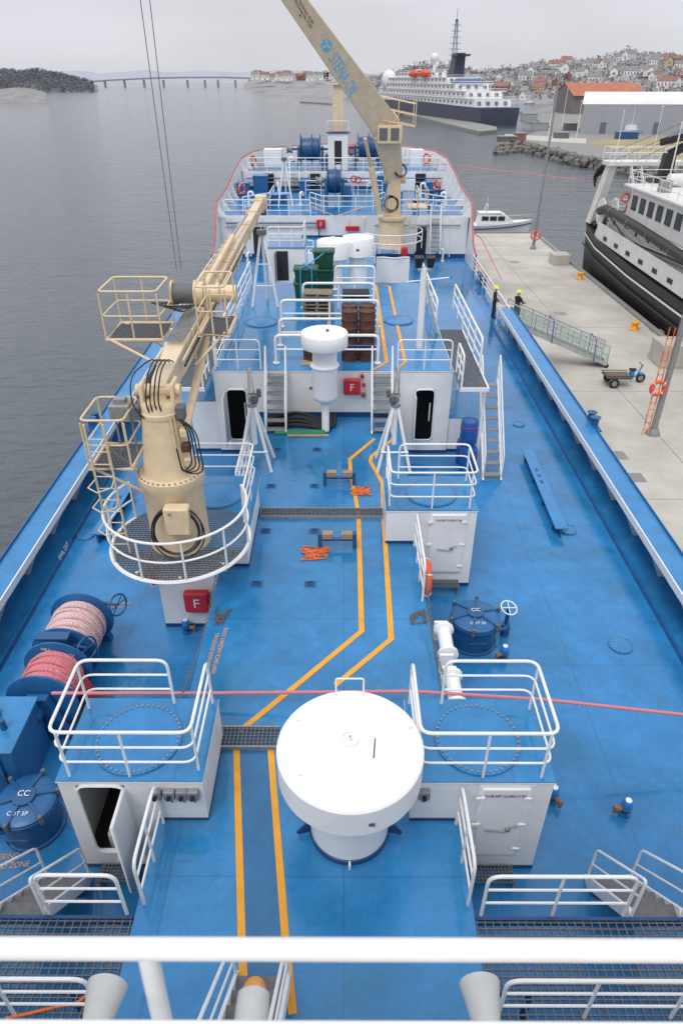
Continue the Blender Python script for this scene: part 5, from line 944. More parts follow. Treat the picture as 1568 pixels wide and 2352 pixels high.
MB().tube(fillet([(x+.5,y+.1,z0+.5),(x+.85,y+.25,z0+.35),(x+1.1,y+.32,z0+.4),(x+1.3,y+.35,z0+1.0)],.15),.04,8).build('frame',BLUEL,r); MB().box(x+.62,x+.98,y+.15,y+.42,z0+.72,z0+.82).build('saddle',BLACK,r,bev=.04); MB().hexa([(x+.65,y+.18,z0+.3),(x+.95,y+.18,z0+.3),(x+.95,y+.4,z0+.3),(x+.65,y+.4,z0+.3)],[(x+.68,y+.2,z0+.72),(x+.92,y+.2,z0+.72),(x+.92,y+.38,z0+.72),(x+.68,y+.38,z0+.72)]).build('engine_cover',BLUEL,r,bev=.04)
MB().tube([(x+1.2,y+.05,z0+1.05),(x+1.28,y+.35,z0+1.0),(x+1.2,y+.65,z0+1.05)],.022,6).build('handlebar',BLACK,r); MB().hexa([(x+1.15,y+.25,z0+.5),(x+1.5,y+.25,z0+.45),(x+1.5,y+.45,z0+.45),(x+1.15,y+.45,z0+.5)],[(x+1.2,y+.27,z0+.6),(x+1.45,y+.27,z0+.55),(x+1.45,y+.43,z0+.55),(x+1.2,y+.43,z0+.6)]).build('mudguard',BLUEL,r,bev=.03)
# trawler
tr=thing('trawler','black-hulled white trawler moored on the far side of the quay','trawler',(25,52,WZ))
HX=20.9; sec=[(66.5,2.4,2.0),(65.6,1.0,1.7),(64,.3,1.2),(60,.0,.75),(52,-.0,.35),(40,0,.2),(28,.3,1.0)]
L_=[V((HX+o,y,zt)) for y,o,zt in sec]; Lb=[V((HX+o+.5,y-.3,WZ-.5)) for y,o,zt in sec]; R_=[V((HX+9-o,y,zt)) for y,o,zt in sec]; Rb=[V((HX+8.5-o,y-.3,WZ-.5)) for y,o,zt in sec]
MB().strip(L_,Lb).strip(Rb,R_).strip(L_,R_).poly([L_[0],R_[0],Rb[0],Lb[0]]).build('hull',HULLB,tr,ang=60)
wl=[V((HX+o-.03,y,zt-.75)) for y,o,zt in sec[2:]]; MB().strip(wl,[p+V((0,0,.14)) for p in wl]).build('stripe',LWHITE,tr)
MB().tube([p+V((-.03,0,.0)) for p in L_],.06,6).build('gunwale',HULLB,tr); wl=[V((HX+o-.04,y,zt-1.5)) for y,o,zt in sec[2:]]; MB().tube(wl,.08,6).build('fender_strip',BLACK,tr)
MB().hexa([(20.98,30,.25),(21.12,30,.25),(21.12,61,.75),(20.98,61,.75)],[(21.0,30,1.5),(21.12,30,1.5),(21.12,60.4,2.0),(21.0,60.4,2.0)]).build('white_bulwark',TRW,tr,bev=.02)
for k in range(9): MB().box(20.95,20.975,57.8-k*2.6,58.6-k*2.6,.95-.012*k*2,1.25-.012*k*2).build('freeing_port',HULLB,tr)
MB().hexa([(21.6,30,.3),(29,30,.3),(29,61.0,.3),(21.6,61.0,.3)],[(21.6,30,2.75),(29,30,2.75),(29,60,2.75),(21.6,60,2.75)]).build('lower_house',TRW,tr,bev=.1)
wh=MB().hexa([(21.8,30,2.75),(28.5,30,2.75),(28.5,57.5,2.75),(21.8,57.5,2.75)],[(21.8,30,5.1),(28.5,30,5.1),(28.5,56.7,5.1),(21.8,56.7,5.1)]).build('wheelhouse',TRW,tr,bev=.12)
MB().box(21.4,28.9,30,57.6,5.1,5.22).build('wheelhouse_roof',TRW,tr)
for k in range(9): MB().box(21.76,21.785,55.3-k*1.6,56.3-k*1.6,3.6,4.6).build('window',GLASS,wh,bev=.01)
for k in range(4): MB().box(22.3+k*1.4,23.4+k*1.4,57.05,57.2,3.6,4.6).build('window',GLASS,wh)
for k in range(7): MB()._lathe([(.2,0),(.2,.04)],(21.58,58.5-k*2.4,2.3),16,(-1,0,0)).build('porthole',GLASS,tr)
MB().tube([(21.3,61.5,2.7),(21.05,59.5,3.15),(21.05,52,2.95),(21.0,40,2.45),(21.0,32,2.2)],.33,14).build('exhaust_pipe',HULLB,tr,label='thick black pipe slanting along the trawler side')
for k in range(6): MB().torus((21.05,58-k*4,3.1-.16*k),.35,.03,(0,1,0),16,5).build('pipe_clamp',GREY,tr)
for k in range(3): MB().tube([(21.3,60-.3*k,2.8),(21.35,58-k*3,1.5+.2*k),(21.4,44-2*k,1.9+.3*k)],.05,6).build('deck_pipe',(GREY,RUST,TRW)[k],tr)
nd=MB()._lathe([(.8,-.5),(.8,.5)],(22.0,61.8,2.6),24,(1,0,0)).build('net_drum',GREY,tr)
for k in (-.52,.52): MB()._lathe([(1.05,-.04),(1.05,.04)],(22.0+k,61.8,2.6),24,(1,0,0)).build('drum_flange',TRW,nd)
for xa,xb in ((21.3,22.1),(27.3,28.1)): MB().hexa([(xa,63.6,1.3),(xb,63.6,1.3),(xb,64.8,1.3),(xa,64.8,1.3)],[(xa+.2,61.8,6.0),(xb,61.8,6.0),(xb,62.8,6.0),(xa+.2,62.8,6.0)]).build('gantry_leg',TRW,tr,bev=.05)
MB().box(21.3,28.3,61.6,63.2,6.0,6.35).build('gantry_top',TRW,tr,bev=.05)
b=MB()
for zz in (6.85,7.3): b.tube([(21.3,61.6,zz),(28.3,61.6,zz),(28.3,63.2,zz),(21.3,63.2,zz)],.035,6,True)
for k in range(8): b.cyl((21.3+k,61.6,6.35),(21.3+k,61.6,7.3),.03,n=6); b.cyl((21.3+k,63.2,6.35),(21.3+k,63.2,7.3),.03,n=6)
b.build('gantry_rail',TRW,tr)
b=MB()
for zz in (5.7,6.2): b.tube([(28.4,57.3,zz),(21.6,57.3,zz),(21.6,31,zz)],.03,6)
for k in range(16): b.cyl((21.6,57.3-k*1.5,5.22),(21.6,57.3-k*1.5,6.2),.025,n=6)
b.build('roof_rail',TRW,tr)
b=MB()
for zz in (3.3,3.8): b.tube([(28.4,59.8,zz),(21.7,59.8,zz),(21.7,57.6,zz)],.03,6)
for k in range(6): b.cyl((21.7+k*1.25,59.8,2.75),(21.7+k*1.25,59.8,3.8),.025,n=6)
b.build('deck_rail',TRW,tr)
b=MB().hexa([(24.2,58.2,2.75),(25.4,58.2,2.75),(25.4,59.2,2.75),(24.2,59.2,2.75)],[(24.4,58.3,7.2),(25.2,58.3,7.2),(25.2,59.0,7.2),(24.4,59.0,7.2)]); b.bar((24.8,58.7,7.1),(27,56.5,8.9),.5,.6).bar((27,56.5,8.9),(24.0,58.9,7.9),.4,.5); b.build('deck_crane',HULLB,tr,bev=.04)
for dx in (0,.8): MB().bar((23.2+dx,61.8,6.0),(23.6+dx,59.5,2.8),.08,.3).build('ladder_side',TRW,tr)
for k in range(4): MB().tube(fillet([(21.5+.25*k,63.6,5.9),(21.2+.1*k,64.3,5.0),(21.4,64.2,4.2+.3*k)],.3),.1,6).build('hanging_net',BLACK,tr)
MB().tube([(24.5,46,5.2),(24.5,46,12.0)],.12).build('mast',TRW,tr); MB().tube([(26.5,50,5.2),(26.5,50,11)],.06).build('mast',TRW,tr); MB().tube([(23.2,54,5.2),(23.2,54,9.5)],.05).build('mast',TRW,tr); MB().sphere((26,53,5.9),.5,14,8).cyl((26,53,5.2),(26,53,5.6),.2).build('radar_dome',TRW,tr)
for k in range(4): MB().tube([(24.5,46,11.5-.4*k),(21.8+1.8*k,61.8,6.4)],.02,4).build('rigging_wire',DKGREY,tr)
for k in range(3): MB().tube([(23.2,54,9.4-.5*k),(22+2.4*k,61.8,7.2)],.018,4).build('rigging_wire',DKGREY,tr)
rs=random.Random(31)
for i in range(6): MB().sphere((21.9+.35*(i%2),64.3-.35*i,1.35),.5,10,6,.7).build('net_heap',BLACK,tr)
for i in range(24):
    px_,py_=rs.uniform(22.0,28),rs.uniform(40,57); w_=rs.uniform(.3,.8); hh=rs.uniform(.3,1.0); MB().box(px_,px_+w_,py_,py_+w_,5.222,5.22+hh).build('roof_fitting',rs.choice((TRW,GREY,LIFE,RED,DKGREY,TRW)),tr,bev=.03)
for i in range(10):
    px_=rs.uniform(22.0,28); w_=rs.uniform(.3,.7); hh=rs.uniform(.4,1.0); py_=rs.uniform(57.7,59); MB().box(px_,px_+w_,py_,py_+w_,2.752,2.75+hh).build('deck_fitting',rs.choice((TRW,GREY,RED,DKGREY,GREEN)),tr,bev=.03)
MB()._lathe([(.42,-.55),(.42,.55)],(24.4,55.6,5.7),18,(1,0,0)).build('life_raft',TRW,tr); MB().torus((21.75,57.7,4.2),.3,.07,(0,1,0),20,8).build('lifebuoy',LIFE,tr)
q=W(1140,532,WZ); x,y=q.x,q.y; r=thing('motorboat','white cabin motorboat moored beyond the end of the quay','motorboat',(x,y,WZ))
ss=[(-4.3,1.2,.9),(-2,1.35,.95),(1,1.3,1.15),(3,.8,1.35),(4.4,.05,1.5)]
A_=[V((x+a,y-w,WZ+h_)) for a,w,h_ in ss]; B_=[V((x+a*.93,y-w*.7,WZ-.1)) for a,w,h_ in ss]; C_=[V((x+a,y+w,WZ+h_)) for a,w,h_ in ss]; D_=[V((x+a*.93,y+w*.7,WZ-.1)) for a,w,h_ in ss]
MB().strip(A_,B_).strip(D_,C_).strip(C_,A_).poly([A_[0],C_[0],D_[0],B_[0]]).build('hull',SHIPW,r,ang=60)
MB().hexa([(x-2.8,y-1,WZ+.95),(x+2.2,y-.9,WZ+1.1),(x+2.2,y+.9,WZ+1.1),(x-2.8,y+1,WZ+.95)],[(x-2.6,y-.85,WZ+2.3),(x+.6,y-.8,WZ+2.3),(x+.6,y+.8,WZ+2.3),(x-2.6,y+.85,WZ+2.3)]).build('cabin',SHIPW,r,bev=.1)
for k in range(3): MB().box(x-2.3+k*1.05,x-1.45+k*1.05,y-.975,y-.9,WZ+1.5,WZ+2.0).build('window',GLASS,r)
MB().box(x-2.7,x+.3,y-.9,y+.9,WZ+2.3,WZ+2.42).build('roof',SHIPW,r,bev=.05); MB().tube(fillet([(x-1.8,y-.7,WZ+2.4),(x-1.6,y-.7,WZ+3.3),(x-1.6,y+.7,WZ+3.3),(x-1.8,y+.7,WZ+2.4)],.15),.06).cyl((x-1.6,y,WZ+3.3),(x-1.6,y,WZ+4.2),.03).build('radar_arch',SHIPW,r); MB().tube([p+V((0,0,.55)) for p in A_[2:]]+[p+V((0,0,.55)) for p in C_[:1:-1]],.03,6).build('bow_rail',STEEL,r); MB().strip([p+V((0,-.03,-.35)) for p in A_],[p+V((0,-.03,-.5)) for p in A_]).build('stripe',NAVY,r)
# ------------------------------------------------------------------ land to starboard
LZ=-3.
def WP(px,py,z=LZ): q=W(px,py,z); return (q.x,q.y)
land=[WP(1140,330),WP(1200,322),WP(1330,356),WP(1450,372),WP(1700,420),WP(2100,430),WP(2100,250),WP(1700,232),WP(1300,232),WP(1200,262),WP(1270,292)]
wst('shore_land',MB().prism(land,-6,LZ),CONCD)
wst('grass_field',MB().prism([WP(1345,330),WP(1568,372),WP(1700,395),WP(1700,316),WP(1400,318)],LZ-.5,LZ+.02),GRASS)
wst('harbour_road',MB().poly([(*WP(1150,318),LZ+.012),(*WP(1345,330),LZ+.012),(*WP(1345,318),LZ+.012),(*WP(1160,308),LZ+.012)]),CONC)
rk=MB(); rs=random.Random(5)
def blob(mb,c,r,rs):
    o=V((rs.random()*9,rs.random()*9,rs.random()*9)); bm=bmesh.new(); bmesh.ops.create_icosphere(bm,subdivisions=1,radius=1); bm.verts.index_update()
    mb.add([V(c)+v.co*r*(1+.35*noise.noise(v.co*1.5+o)) for v in bm.verts],[tuple(v.index for v in f.verts) for f in bm.faces]); bm.free()
path=[WP(1140,334),WP(1200,328),WP(1265,342),WP(1330,358),WP(1450,376),WP(1600,405)]
for a,b_ in zip(path,path[1:]):
    a,b_=V((*a,0)),V((*b_,0)); n=int((b_-a).length/1.0)
    for k in range(n):
        for j in range(3): p=a.lerp(b_,(k+rs.random())/n); blob(rk,(p.x+rs.uniform(-1,1),p.y-1.5+j*1.1+rs.uniform(-.5,.5),-4.9+j*.75),rs.uniform(.5,1.1),rs)
o=rk.build('breakwater_rocks',ROCK,label='grey rubble of rocks edging the shore beyond the trawler',cat='rocks'); o['kind']='stuff'
def gable(name,label,cat,base,ex,ey,h,rh,wm,rm,wins,group=None):
    base=V(base); ex,ey=V((*ex,0)),V((*ey,0)); r=thing(name,label,cat,base,group); u=V((0,0,h)); ux=V((0,0,h+rh))
    c=[base,base+ex,base+ex+ey,base+ey]; m0=base+ey/2; m1=base+ex+ey/2
    MB().add([p for p in c]+[p+u for p in c]+[m0+ux,m1+ux],[(0,1,5,4),(2,3,7,6),(3,0,4,8,7),(1,2,6,9,5)]).build('wall',wm,r)
    e=ex.normalized()*.4; f=ey*.04; dz=V((0,0,-.04*2*rh))
    ro=MB()
    for s,(a,b_) in enumerate(((c[0]-f,c[1]-f),(c[3]+f,c[2]+f))):
        p=[a-e+u+dz,b_+e+u+dz,m1+e+ux,m0-e+ux]; t=V((0,0,.18)); ro.hexa([q+V((0,0,.03)) for q in p],[q+t for q in p])
    ro=ro.build('roof',rm,r)
    n=wins; dxx=ex/max(n,1); nn=V((-ex.y,ex.x,0)).normalized()
    if nn.dot(ey)>0: nn=-nn
    for k in range(n):
        p=base+dxx*(k+.3)+V((0,0,h*.45))+nn*.03; Q4=(p,p+dxx*.35,p+dxx*.35+nn*.04,p+nn*.04); MB().hexa(Q4,[q+V((0,0,h*.35)) for q in Q4]).build('window',WINF,r)
    nn=-ex.normalized(); dy=ey/4
    for k in (1,2): p=base+dy*(k+.3)+V((0,0,h*.4))+nn*.03; Q4=(p,p+dy*.4,p+dy*.4+nn*.04,p+nn*.04); MB().hexa(Q4,[q+V((0,0,h*.35)) for q in Q4]).build('window',WINF,r)
    return r
# boat hall with a rounded roof
b0=W(1330,307,LZ); hl=thing('boat_hall','long grey hall with a white rounded roof beyond the grass','hall',(b0.x,b0.y,LZ)); bo_=V((b0.x,b0.y,LZ)); ex=V((75,-6,0)); ey=V((8,26,0))
def hp(f,z): return bo_+ey*f+V((0,0,z))
arcp=[(0,0),(0,8.0)]+[(.5-.5*math.cos(R(a)),8.0+3.2*math.sin(R(a))) for a in range(18,180,18)]+[(1,8.0),(1,0)]
g0=[hp(*q) for q in arcp]; g1_=[p+ex for p in g0]
MB().strip(g0[:2],g1_[:2]).strip(g0[-2:],g1_[-2:]).poly(g0).poly(g1_).build('wall',GREYW,hl)
MB().strip([p-ex.normalized()*.5+V((0,0,.1)) for p in g0[1:-1]],[p+ex.normalized()*.5+V((0,0,.1)) for p in g1_[1:-1]]).build('roof',SHIPW,hl,ang=60)
for f in (.08,.3,.52): p=bo_+ex*f-ey.normalized()*.05; MB().hexa([p,p+ex*.025,p+ex*.025-ey*.002,p-ey*.002],[q+V((0,0,3.2)) for q in (p,p+ex*.025,p+ex*.025-ey*.002,p-ey*.002)]).build('door',WINF,hl)
p=hp(.3,0)-ex.normalized()*.06; MB().hexa([p,p+ey*.4,p+ey*.4-ex*.001,p-ex*.001],[q+V((0,0,5)) for q in (p,p+ey*.4,p+ey*.4-ex*.001,p-ex*.001)]).build('hall_gate',ROOFG,hl)
b0=W(1310,262,LZ); gable('harbour_warehouse','dark warehouse with a wide orange-red roof behind the grey hall','warehouse',(b0.x,b0.y,LZ),(37,4),(-3,26),8.0,5.0,mat('dark cladding',(.19,.165,.165),.8,var=.1,scale=.3),ROOFO,9)
proto=thing('moored_boat','x','boat')
MB().add([(-3.5,-1.1,0),(2,-1.1,0),(4.2,0,.2),(2,1.1,0),(-3.5,1.1,0),(-3.6,-1.3,1.1),(2,-1.3,1.2),(4.8,0,1.5),(2,1.3,1.2),(-3.6,1.3,1.1)],[(0,1,2,3,4),(5,6,7,8,9),(0,1,6,5),(1,2,7,6),(2,3,8,7),(3,4,9,8),(4,0,5,9)]).build('hull',mat('pale blue hull',(.3,.45,.6),.5),proto); MB().hexa([(-2.5,-.9,1.15),(1,-.9,1.2),(1,.9,1.2),(-2.5,.9,1.15)],[(-2.3,-.8,2.6),(.4,-.8,2.6),(.4,.8,2.6),(-2.3,.8,2.6)]).build('cabin',SHIPW,proto); MB().cyl((-.6,0,2.6),(-.6,0,7.5),.07,n=6).build('mast',SHIPW,proto)
sp=[]
for i,(px,py) in enumerate(((1245,232),(1275,229),(1300,226),(1215,240),(1450,308),(1180,262),(1485,303),(1520,306))): sp.append((W(px,py,WZ if py<300 else LZ),rs.uniform(-.6,.6),'small cabin boat with mast, %s'%('leftmost of the three by the warehouse','middle of the three by the warehouse','closest to the warehouse gable','just right of the big ship stern','laid up before the grey hall at left','close under the big ship stern','laid up in the middle before the grey hall','laid up at right before the grey hall')[i]))
copies(proto,sp,'small boats in the harbour')
for i,(px,py,tp_) in enumerate(((1258,318,215),(1322,318,232),(1415,350,255),(1500,345,245),(1380,305,240),(1290,290,205))):
    q=W(px,py,LZ); t=WY(px+(px-784)*.012,tp_,q.y); r=thing('flagpole','slim pale pole standing on the shore, %s'%('beside the rocky point','before the hall gable','in the grass','nearest the right edge in the grass','beside the hall corner','behind the harbour road')[i],'pole',q,'slim poles on the shore'); MB().cyl(q,V((q.x,q.y,t.z)),.12,.06,n=8).build('pole',SHIPW,r); MB().sphere((q.x,q.y,t.z),.2,8,6).build('finial',SHIPW,r)
for i,(px,py,w,hh,m_) in enumerate(((1165,326,5,1.2,DKGREY),(1195,322,3,1.6,WALLR),(1290,318,4,1.4,DKGREY),(1440,320,6,1.8,BLUE),(1240,300,5,2.2,GREYW),(1310,300,4,2,DKGREY),(1215,282,6,3,GREYW))):
    q=W(px,py,LZ); r=thing('harbour_container',('flat dark skip on the rocky point','small red-brown shed on the rocky point','dark skip beside the harbour road','blue container before the grass','grey container behind the point','dark container by the hall corner','pale shed close to the big ship stern')[i],'container',q); MB().box(q.x-w/2,q.x+w/2,q.y,q.y+3,LZ,LZ+hh).build('body',m_,r,bev=.1); MB().box(q.x-w/2-.1,q.x+w/2+.1,q.y-.1,q.y+3.1,LZ+hh,LZ+hh+.2).build('lid',GREY,r)
wst('outer_pier',MB().prism([WP(850,240,-3.8),WP(1100,302,-3.8),WP(1140,298,-3.8),WP(1140,291,-3.8),WP(860,236,-3.8)],-6,-3.8),CONCD)
wst('inner_pier',MB().prism([WP(688,233,-4),WP(770,238,-4),WP(775,234,-4),WP(690,228,-4)],-6,-4),CONCD)
# ------------------------------------------------------------------ expedition ship
S0=W(1100,290,WZ); B0=V((13,510,WZ)); ax=(B0-S0); ax.z=0; LL=ax.length; ax.normalize(); tv=V((-ax.y,ax.x,0)); tv=-tv if tv.x<0 else tv
es=thing('expedition_ship','white expedition ship with navy hull, funnel and orange lifeboats across the harbour','ship',S0)
def E(a,t,z): return S0+ax*a+tv*t+V((0,0,z))
BW=17.5
hs=[(0,0,6.6),(20,-.4,6.6),(LL*.6,-.4,7.6),(LL*.82,1.5,9.5),(LL*.95,5.5,11),(LL,8.7,12)]
p=[E(a,t,z) for a,t,z in hs]; q=[E(a,t+.6,0) for a,t,z in hs]; p2=[E(a,BW-t,z) for a,t,z in hs]; q2_=[E(a,BW-t-.6,0) for a,t,z in hs]
MB().strip(p,q).strip(q2_,p2).strip(p2,p).poly([p[0],p2[0],q2_[0],q[0]]).build('hull',HULLN,es,ang=60)
MB().strip([E(a,t+.5,1.0)for a,t,z in hs],[E(a,t+.54,0.1) for a,t,z in hs]).build('boot_stripe',mat('boot red',(.3,.06,.05)),es)
def blk(a0,a1,t0,z0,z1,name='deck_level',m=SHIPW,sl=0):
    return MB().hexa([E(a0,t0,z0),E(a0,BW-t0,z0),E(a1,BW-t0,z0),E(a1,t0,z0)],[E(a0+sl*.3,t0,z1),E(a0+sl*.3,BW-t0,z1),E(a1-sl,BW-t0,z1),E(a1-sl,t0,z1)]).build(name,m,es)
tiers=[(8,LL*.86,.2,6.62,9.5,3),(18,LL*.84,.3,9.5,12.2,3),(32,LL*.82,.6,12.2,14.8,3),(44,LL*.79,1.0,14.8,17.3,4),(64,LL*.7,2.6,17.3,19.4,6)]
for a0,a1,t0,z0,z1,sl in tiers:
    bk=blk(a0,a1,t0,z0,z1,sl=sl); n=int((a1-a0)/5.5)
    for k in range(min(n,24)):
        a=a0+3+k*5.3; MB().hexa([E(a,t0-.08,z0+1),E(a+2.2,t0-.08,z0+1),E(a+2.2,t0+.05,z0+1),E(a,t0+.05,z0+1)],[E(a,t0-.08,z0+2.0),E(a+2.2,t0-.08,z0+2.0),E(a+2.2,t0+.05,z0+2.0),E(a,t0+.05,z0+2.0)]).build('window',WINF,bk)
    for k in range(4): t=t0+1.5+k*4; MB().hexa([E(a0-.1,t,z0+.8),E(a0-.1,t+1.6,z0+.8),E(a0+.05,t+1.6,z0+.8),E(a0+.05,t,z0+.8)],[E(a0+.3,t,z0+2.1),E(a0+.3,t+1.6,z0+2.1),E(a0+.5,t+1.6,z0+2.1),E(a0+.5,t,z0+2.1)]).build('window',WINF,bk)
    for zz,rr_ in ((1,.1),(.1,.18)): MB().tube([E(a1-2,t0-.3,z1+zz),E(a0-4,t0-.3,z1+zz),E(a0-4,BW-t0,z1+zz)],rr_,5).build('deck_rail',SHIPW,bk)
    for k in range(6): a=a0-3.6; t=t0+.2+k*3; MB().tube([E(a,t,z0),E(a,t,z1)],.12,5).build('pillar',SHIPW,bk)
MB().hexa([E(50,6,17.3),E(50,11.5,17.3),E(58,11.5,17.3),E(58,6,17.3)],[E(48,6.5,27),E(48,11,27),E(54,11,27),E(54,6.5,27)]).build('funnel',HULLN,es,bev=.4)
MB().hexa([E(46,5.5,25.6),E(46,12,25.6),E(53,12,25.6),E(53,5.5,25.6)],[E(44,5.5,26.4),E(44,12,26.4),E(51,12,26.4),E(51,5.5,26.4)]).build('funnel_cap',HULLN,es)
b=MB()
for dx,dy in ((-1.2,-1.2),(1.2,-1.2),(1.2,1.2),(-1.2,1.2)): b.tube([E(57+dx,8.7+dy,18),E(57+dx*.3,8.7+dy*.3,40)],.14,5)
for k in range(7): z=24+k*2.3; s=1.2*(1-.7*(z-18)/22)+.8; b.tube([E(57,8.7-s*1.8,z),E(57,8.7+s*1.8,z)],.1,5)
b.tube([E(57,8.7,39),E(57,8.7,44)],.1,5).build('lattice_mast',HULLN,es)
MB().sphere(E(76,6,25.5),2.1,18,12).cyl(E(76,6,19.4),E(76,6,24),.8).build('radar_dome',SHIPW,es); MB().sphere(E(90,12,23),1.5,14,10).cyl(E(90,12,19),E(90,12,22),.5).build('radar_dome',SHIPW,es)
for a in (74,90): 
    MB().hexa([E(a-4,-.8,17.6),E(a+4,-.8,17.6),E(a+4,1.6,17.6),E(a-4,1.6,17.6)],[E(a-4.8,-1.1,19.2),E(a+4.8,-1.1,19.2),E(a+4.8,1.8,19.2),E(a-4.8,1.8,19.2)]).hexa([E(a-4.5,-1.0,19.25),E(a+4.5,-1.0,19.25),E(a+4.5,1.7,19.25),E(a-4.5,1.7,19.25)],[E(a-3,-.5,20.6),E(a+3,-.5,20.6),E(a+3,1.2,20.6),E(a-3,1.2,20.6)]).build('lifeboat',LIFE,es,bev=.2)
MB().sphere(E(LL*.76,2.5,16),4.2,16,10,1.3).build('bridge_wing',SHIPW,es)
MB().hexa([E(32,3,14.9),E(32,14,14.9),E(43,14,14.9),E(43,3,14.9)],[E(34,4,17.0),E(34,13,17.0),E(41,13,17.0),E(41,4,17.0)]).build('canopy',mat('blue canopy',(.1,.14,.3)),es)
rs=random.Random(8)
for k in range(14): a=rs.uniform(60,LL*.72); t=rs.uniform(1.5,13); w_=rs.uniform(1,3); MB().hexa([E(a,t,17.3),E(a,t+w_,17.3),E(a+w_,t+w_,17.3),E(a+w_,t,17.3)],[E(a,t,19.4+w_*.6),E(a,t+w_,19.4+w_*.6),E(a+w_,t+w_,19.4+w_*.6),E(a+w_,t,19.4+w_*.6)]).build('deck_fitting',rs.choice((SHIPW,GREYW,SHIPW,HULLN)),es)
# ------------------------------------------------------------------ hillsides & houses
prof=[(800,196),(850,184),(900,166),(950,150),(1000,147),(1050,156),(1100,166),(1150,156),(1200,150),(1260,143),(1330,139),(1380,130),(1420,121),(1470,124),(1520,123),(1568,132),(1700,140),(1900,150),(2300,165)]
def ridge(px):
    for (a,ya),(b,yb) in zip(prof,prof[1:]):
        if px<=b: return ya+(yb-ya)*(px-a)/(b-a)
    return 165
def terr(px,s):
    Yf,Yr=620,1000; Y=Yf+(Yr-Yf)*s; zr=WY(px,ridge(px),Yr).z; x=WY(px,200,Y).x; z=-5.5+(zr+5.5)*(s**.8)
    z+= (noise.noise(V((x*.02,Y*.02,1)))*5+noise.noise(V((x*.07,Y*.07,4)))*2.5)*min(1,s*3)
    return V((x,Y,z))
nx,ny=120,22; vs=[terr(800+1500*i/nx,j/ny) for j in range(ny+1) for i in range(nx+1)]
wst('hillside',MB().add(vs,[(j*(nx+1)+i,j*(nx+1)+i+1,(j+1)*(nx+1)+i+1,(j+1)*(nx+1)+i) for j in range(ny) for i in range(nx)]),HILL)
def cottage(wm,rm,label,grp):
    r=gable('cottage',label,'house',(0,0,0),(10,0),(0,7),5.6,2.8,wm,rm,4,grp); roof=[c for c in r.children if c.name.startswith('roof')][0]
    MB().box(3,4,3,4,6.8,9).build('chimney',ROOFR,roof); MB().box(4.6,5.6,-.12,-.03,0,2.1).build('door',WINF,r); return r
kinds=[(WALLW,ROOFR,'white house with a red roof'),(WALLW,ROOFG,'white house with a grey roof'),(WALLR,ROOFR,'red house with a red roof'),(WALLY,ROOFR,'ochre house with a red roof')]
protos=[cottage(a,b_,t,'houses on the hillside') for a,b_,t in kinds]; used=[0]*4
spots=[]; rs=random.Random(11); tries=0
while len(spots)<54 and tries<6000:
    tries+=1; px=rs.uniform(1135,1600); s=rs.uniform(.03,.85)
    if px<1230 and s>.45: continue
    p=terr(px,s)
    if any((p-q).length<19 for q,_,_ in spots): continue
    spots.append((p,px,s))
for p,px,s in spots:
    k=rs.choices(range(4),(6,7,1,1))[0]; zone='on the waterfront' if s<.15 else 'halfway up the hillside' if s<.5 else 'high on the hillside'
    lab='small '+kinds[k][2]+' '+zone+(', toward the right picture edge' if px>1430 else ', above the warehouse' if px>1290 else ', behind the big ship')
    loc=p+V((0,0,-.8)); rz=rs.choice((0,pi/2,0))+rs.uniform(-.7,.7)
    if not used[k]: protos[k].location=loc; protos[k].rotation_euler=(0,0,rz); protos[k]['label']=lab; used[k]=1
    else: dup(protos[k],loc,rz,lab,'houses on the hillside',rs.uniform(.8,1.2))
def shp(prof,Yf,Yr,px,s):
    for (a,ya),(b,yb) in zip(prof,prof[1:]):
        if px<=b: break
    py=ya+(yb-ya)*(px-a)/(b-a); Y=Yf+(Yr-Yf)*s
    zr=WY(px,py,Yr).z; x=WY(px,200,Y).x; z=-5.5+(zr+5.5)*s**.7+(noise.noise(V((x*.012,Y*.012,2)))*.14+noise.noise(V((x*.05,Y*.05,2)))*.08)*(zr+5.5)*s; return V((x,Y,z))
def shore(name,prof,Yf,Yr,mm,nj=6):
    a,b=prof[0][0],prof[-1][0]; m_=len(prof)*6
    P=[shp(prof,Yf,Yr,a+(b-a)*i/m_,j/nj) for j in range(nj+1) for i in range(m_+1)]; m_+=1
    return wst(name,MB().add(P,[(j*m_+i,j*m_+i+1,(j+1)*m_+i+1,(j+1)*m_+i) for j in range(nj) for i in range(m_-1)]),mm)
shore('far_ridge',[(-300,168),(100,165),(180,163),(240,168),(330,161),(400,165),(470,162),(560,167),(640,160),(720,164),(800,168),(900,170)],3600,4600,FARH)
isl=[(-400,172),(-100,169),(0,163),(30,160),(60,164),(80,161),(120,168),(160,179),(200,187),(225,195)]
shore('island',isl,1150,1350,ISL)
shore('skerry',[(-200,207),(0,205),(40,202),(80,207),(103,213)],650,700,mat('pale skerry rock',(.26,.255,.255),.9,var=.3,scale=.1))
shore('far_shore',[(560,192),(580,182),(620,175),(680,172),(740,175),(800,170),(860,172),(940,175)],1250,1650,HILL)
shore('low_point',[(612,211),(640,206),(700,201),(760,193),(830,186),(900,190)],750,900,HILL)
def wood(name,label,mm,pts,hr,n,sz,m_=7):
    mb=MB(); r_=random.Random(3)
    for k in range(n):
        p=pts(r_); h_=r_.uniform(*hr)
        for j in range(m_):
            q=p+V((r_.uniform(-.4,.4)*h_,r_.uniform(-.4,.4)*h_,h_*r_.uniform(.05,.75))); a=V((r_.uniform(-1,1),r_.uniform(-1,1),r_.uniform(-1,1))).normalized()*h_*sz; b_=V((r_.uniform(-1,1),r_.uniform(-1,1),r_.uniform(-1,1))).normalized()*h_*sz; mb.poly([q-a,q+b_,q+a,q-b_])
    o=mb.build(name,mm,label=label,cat='wood'); o['kind']='stuff'
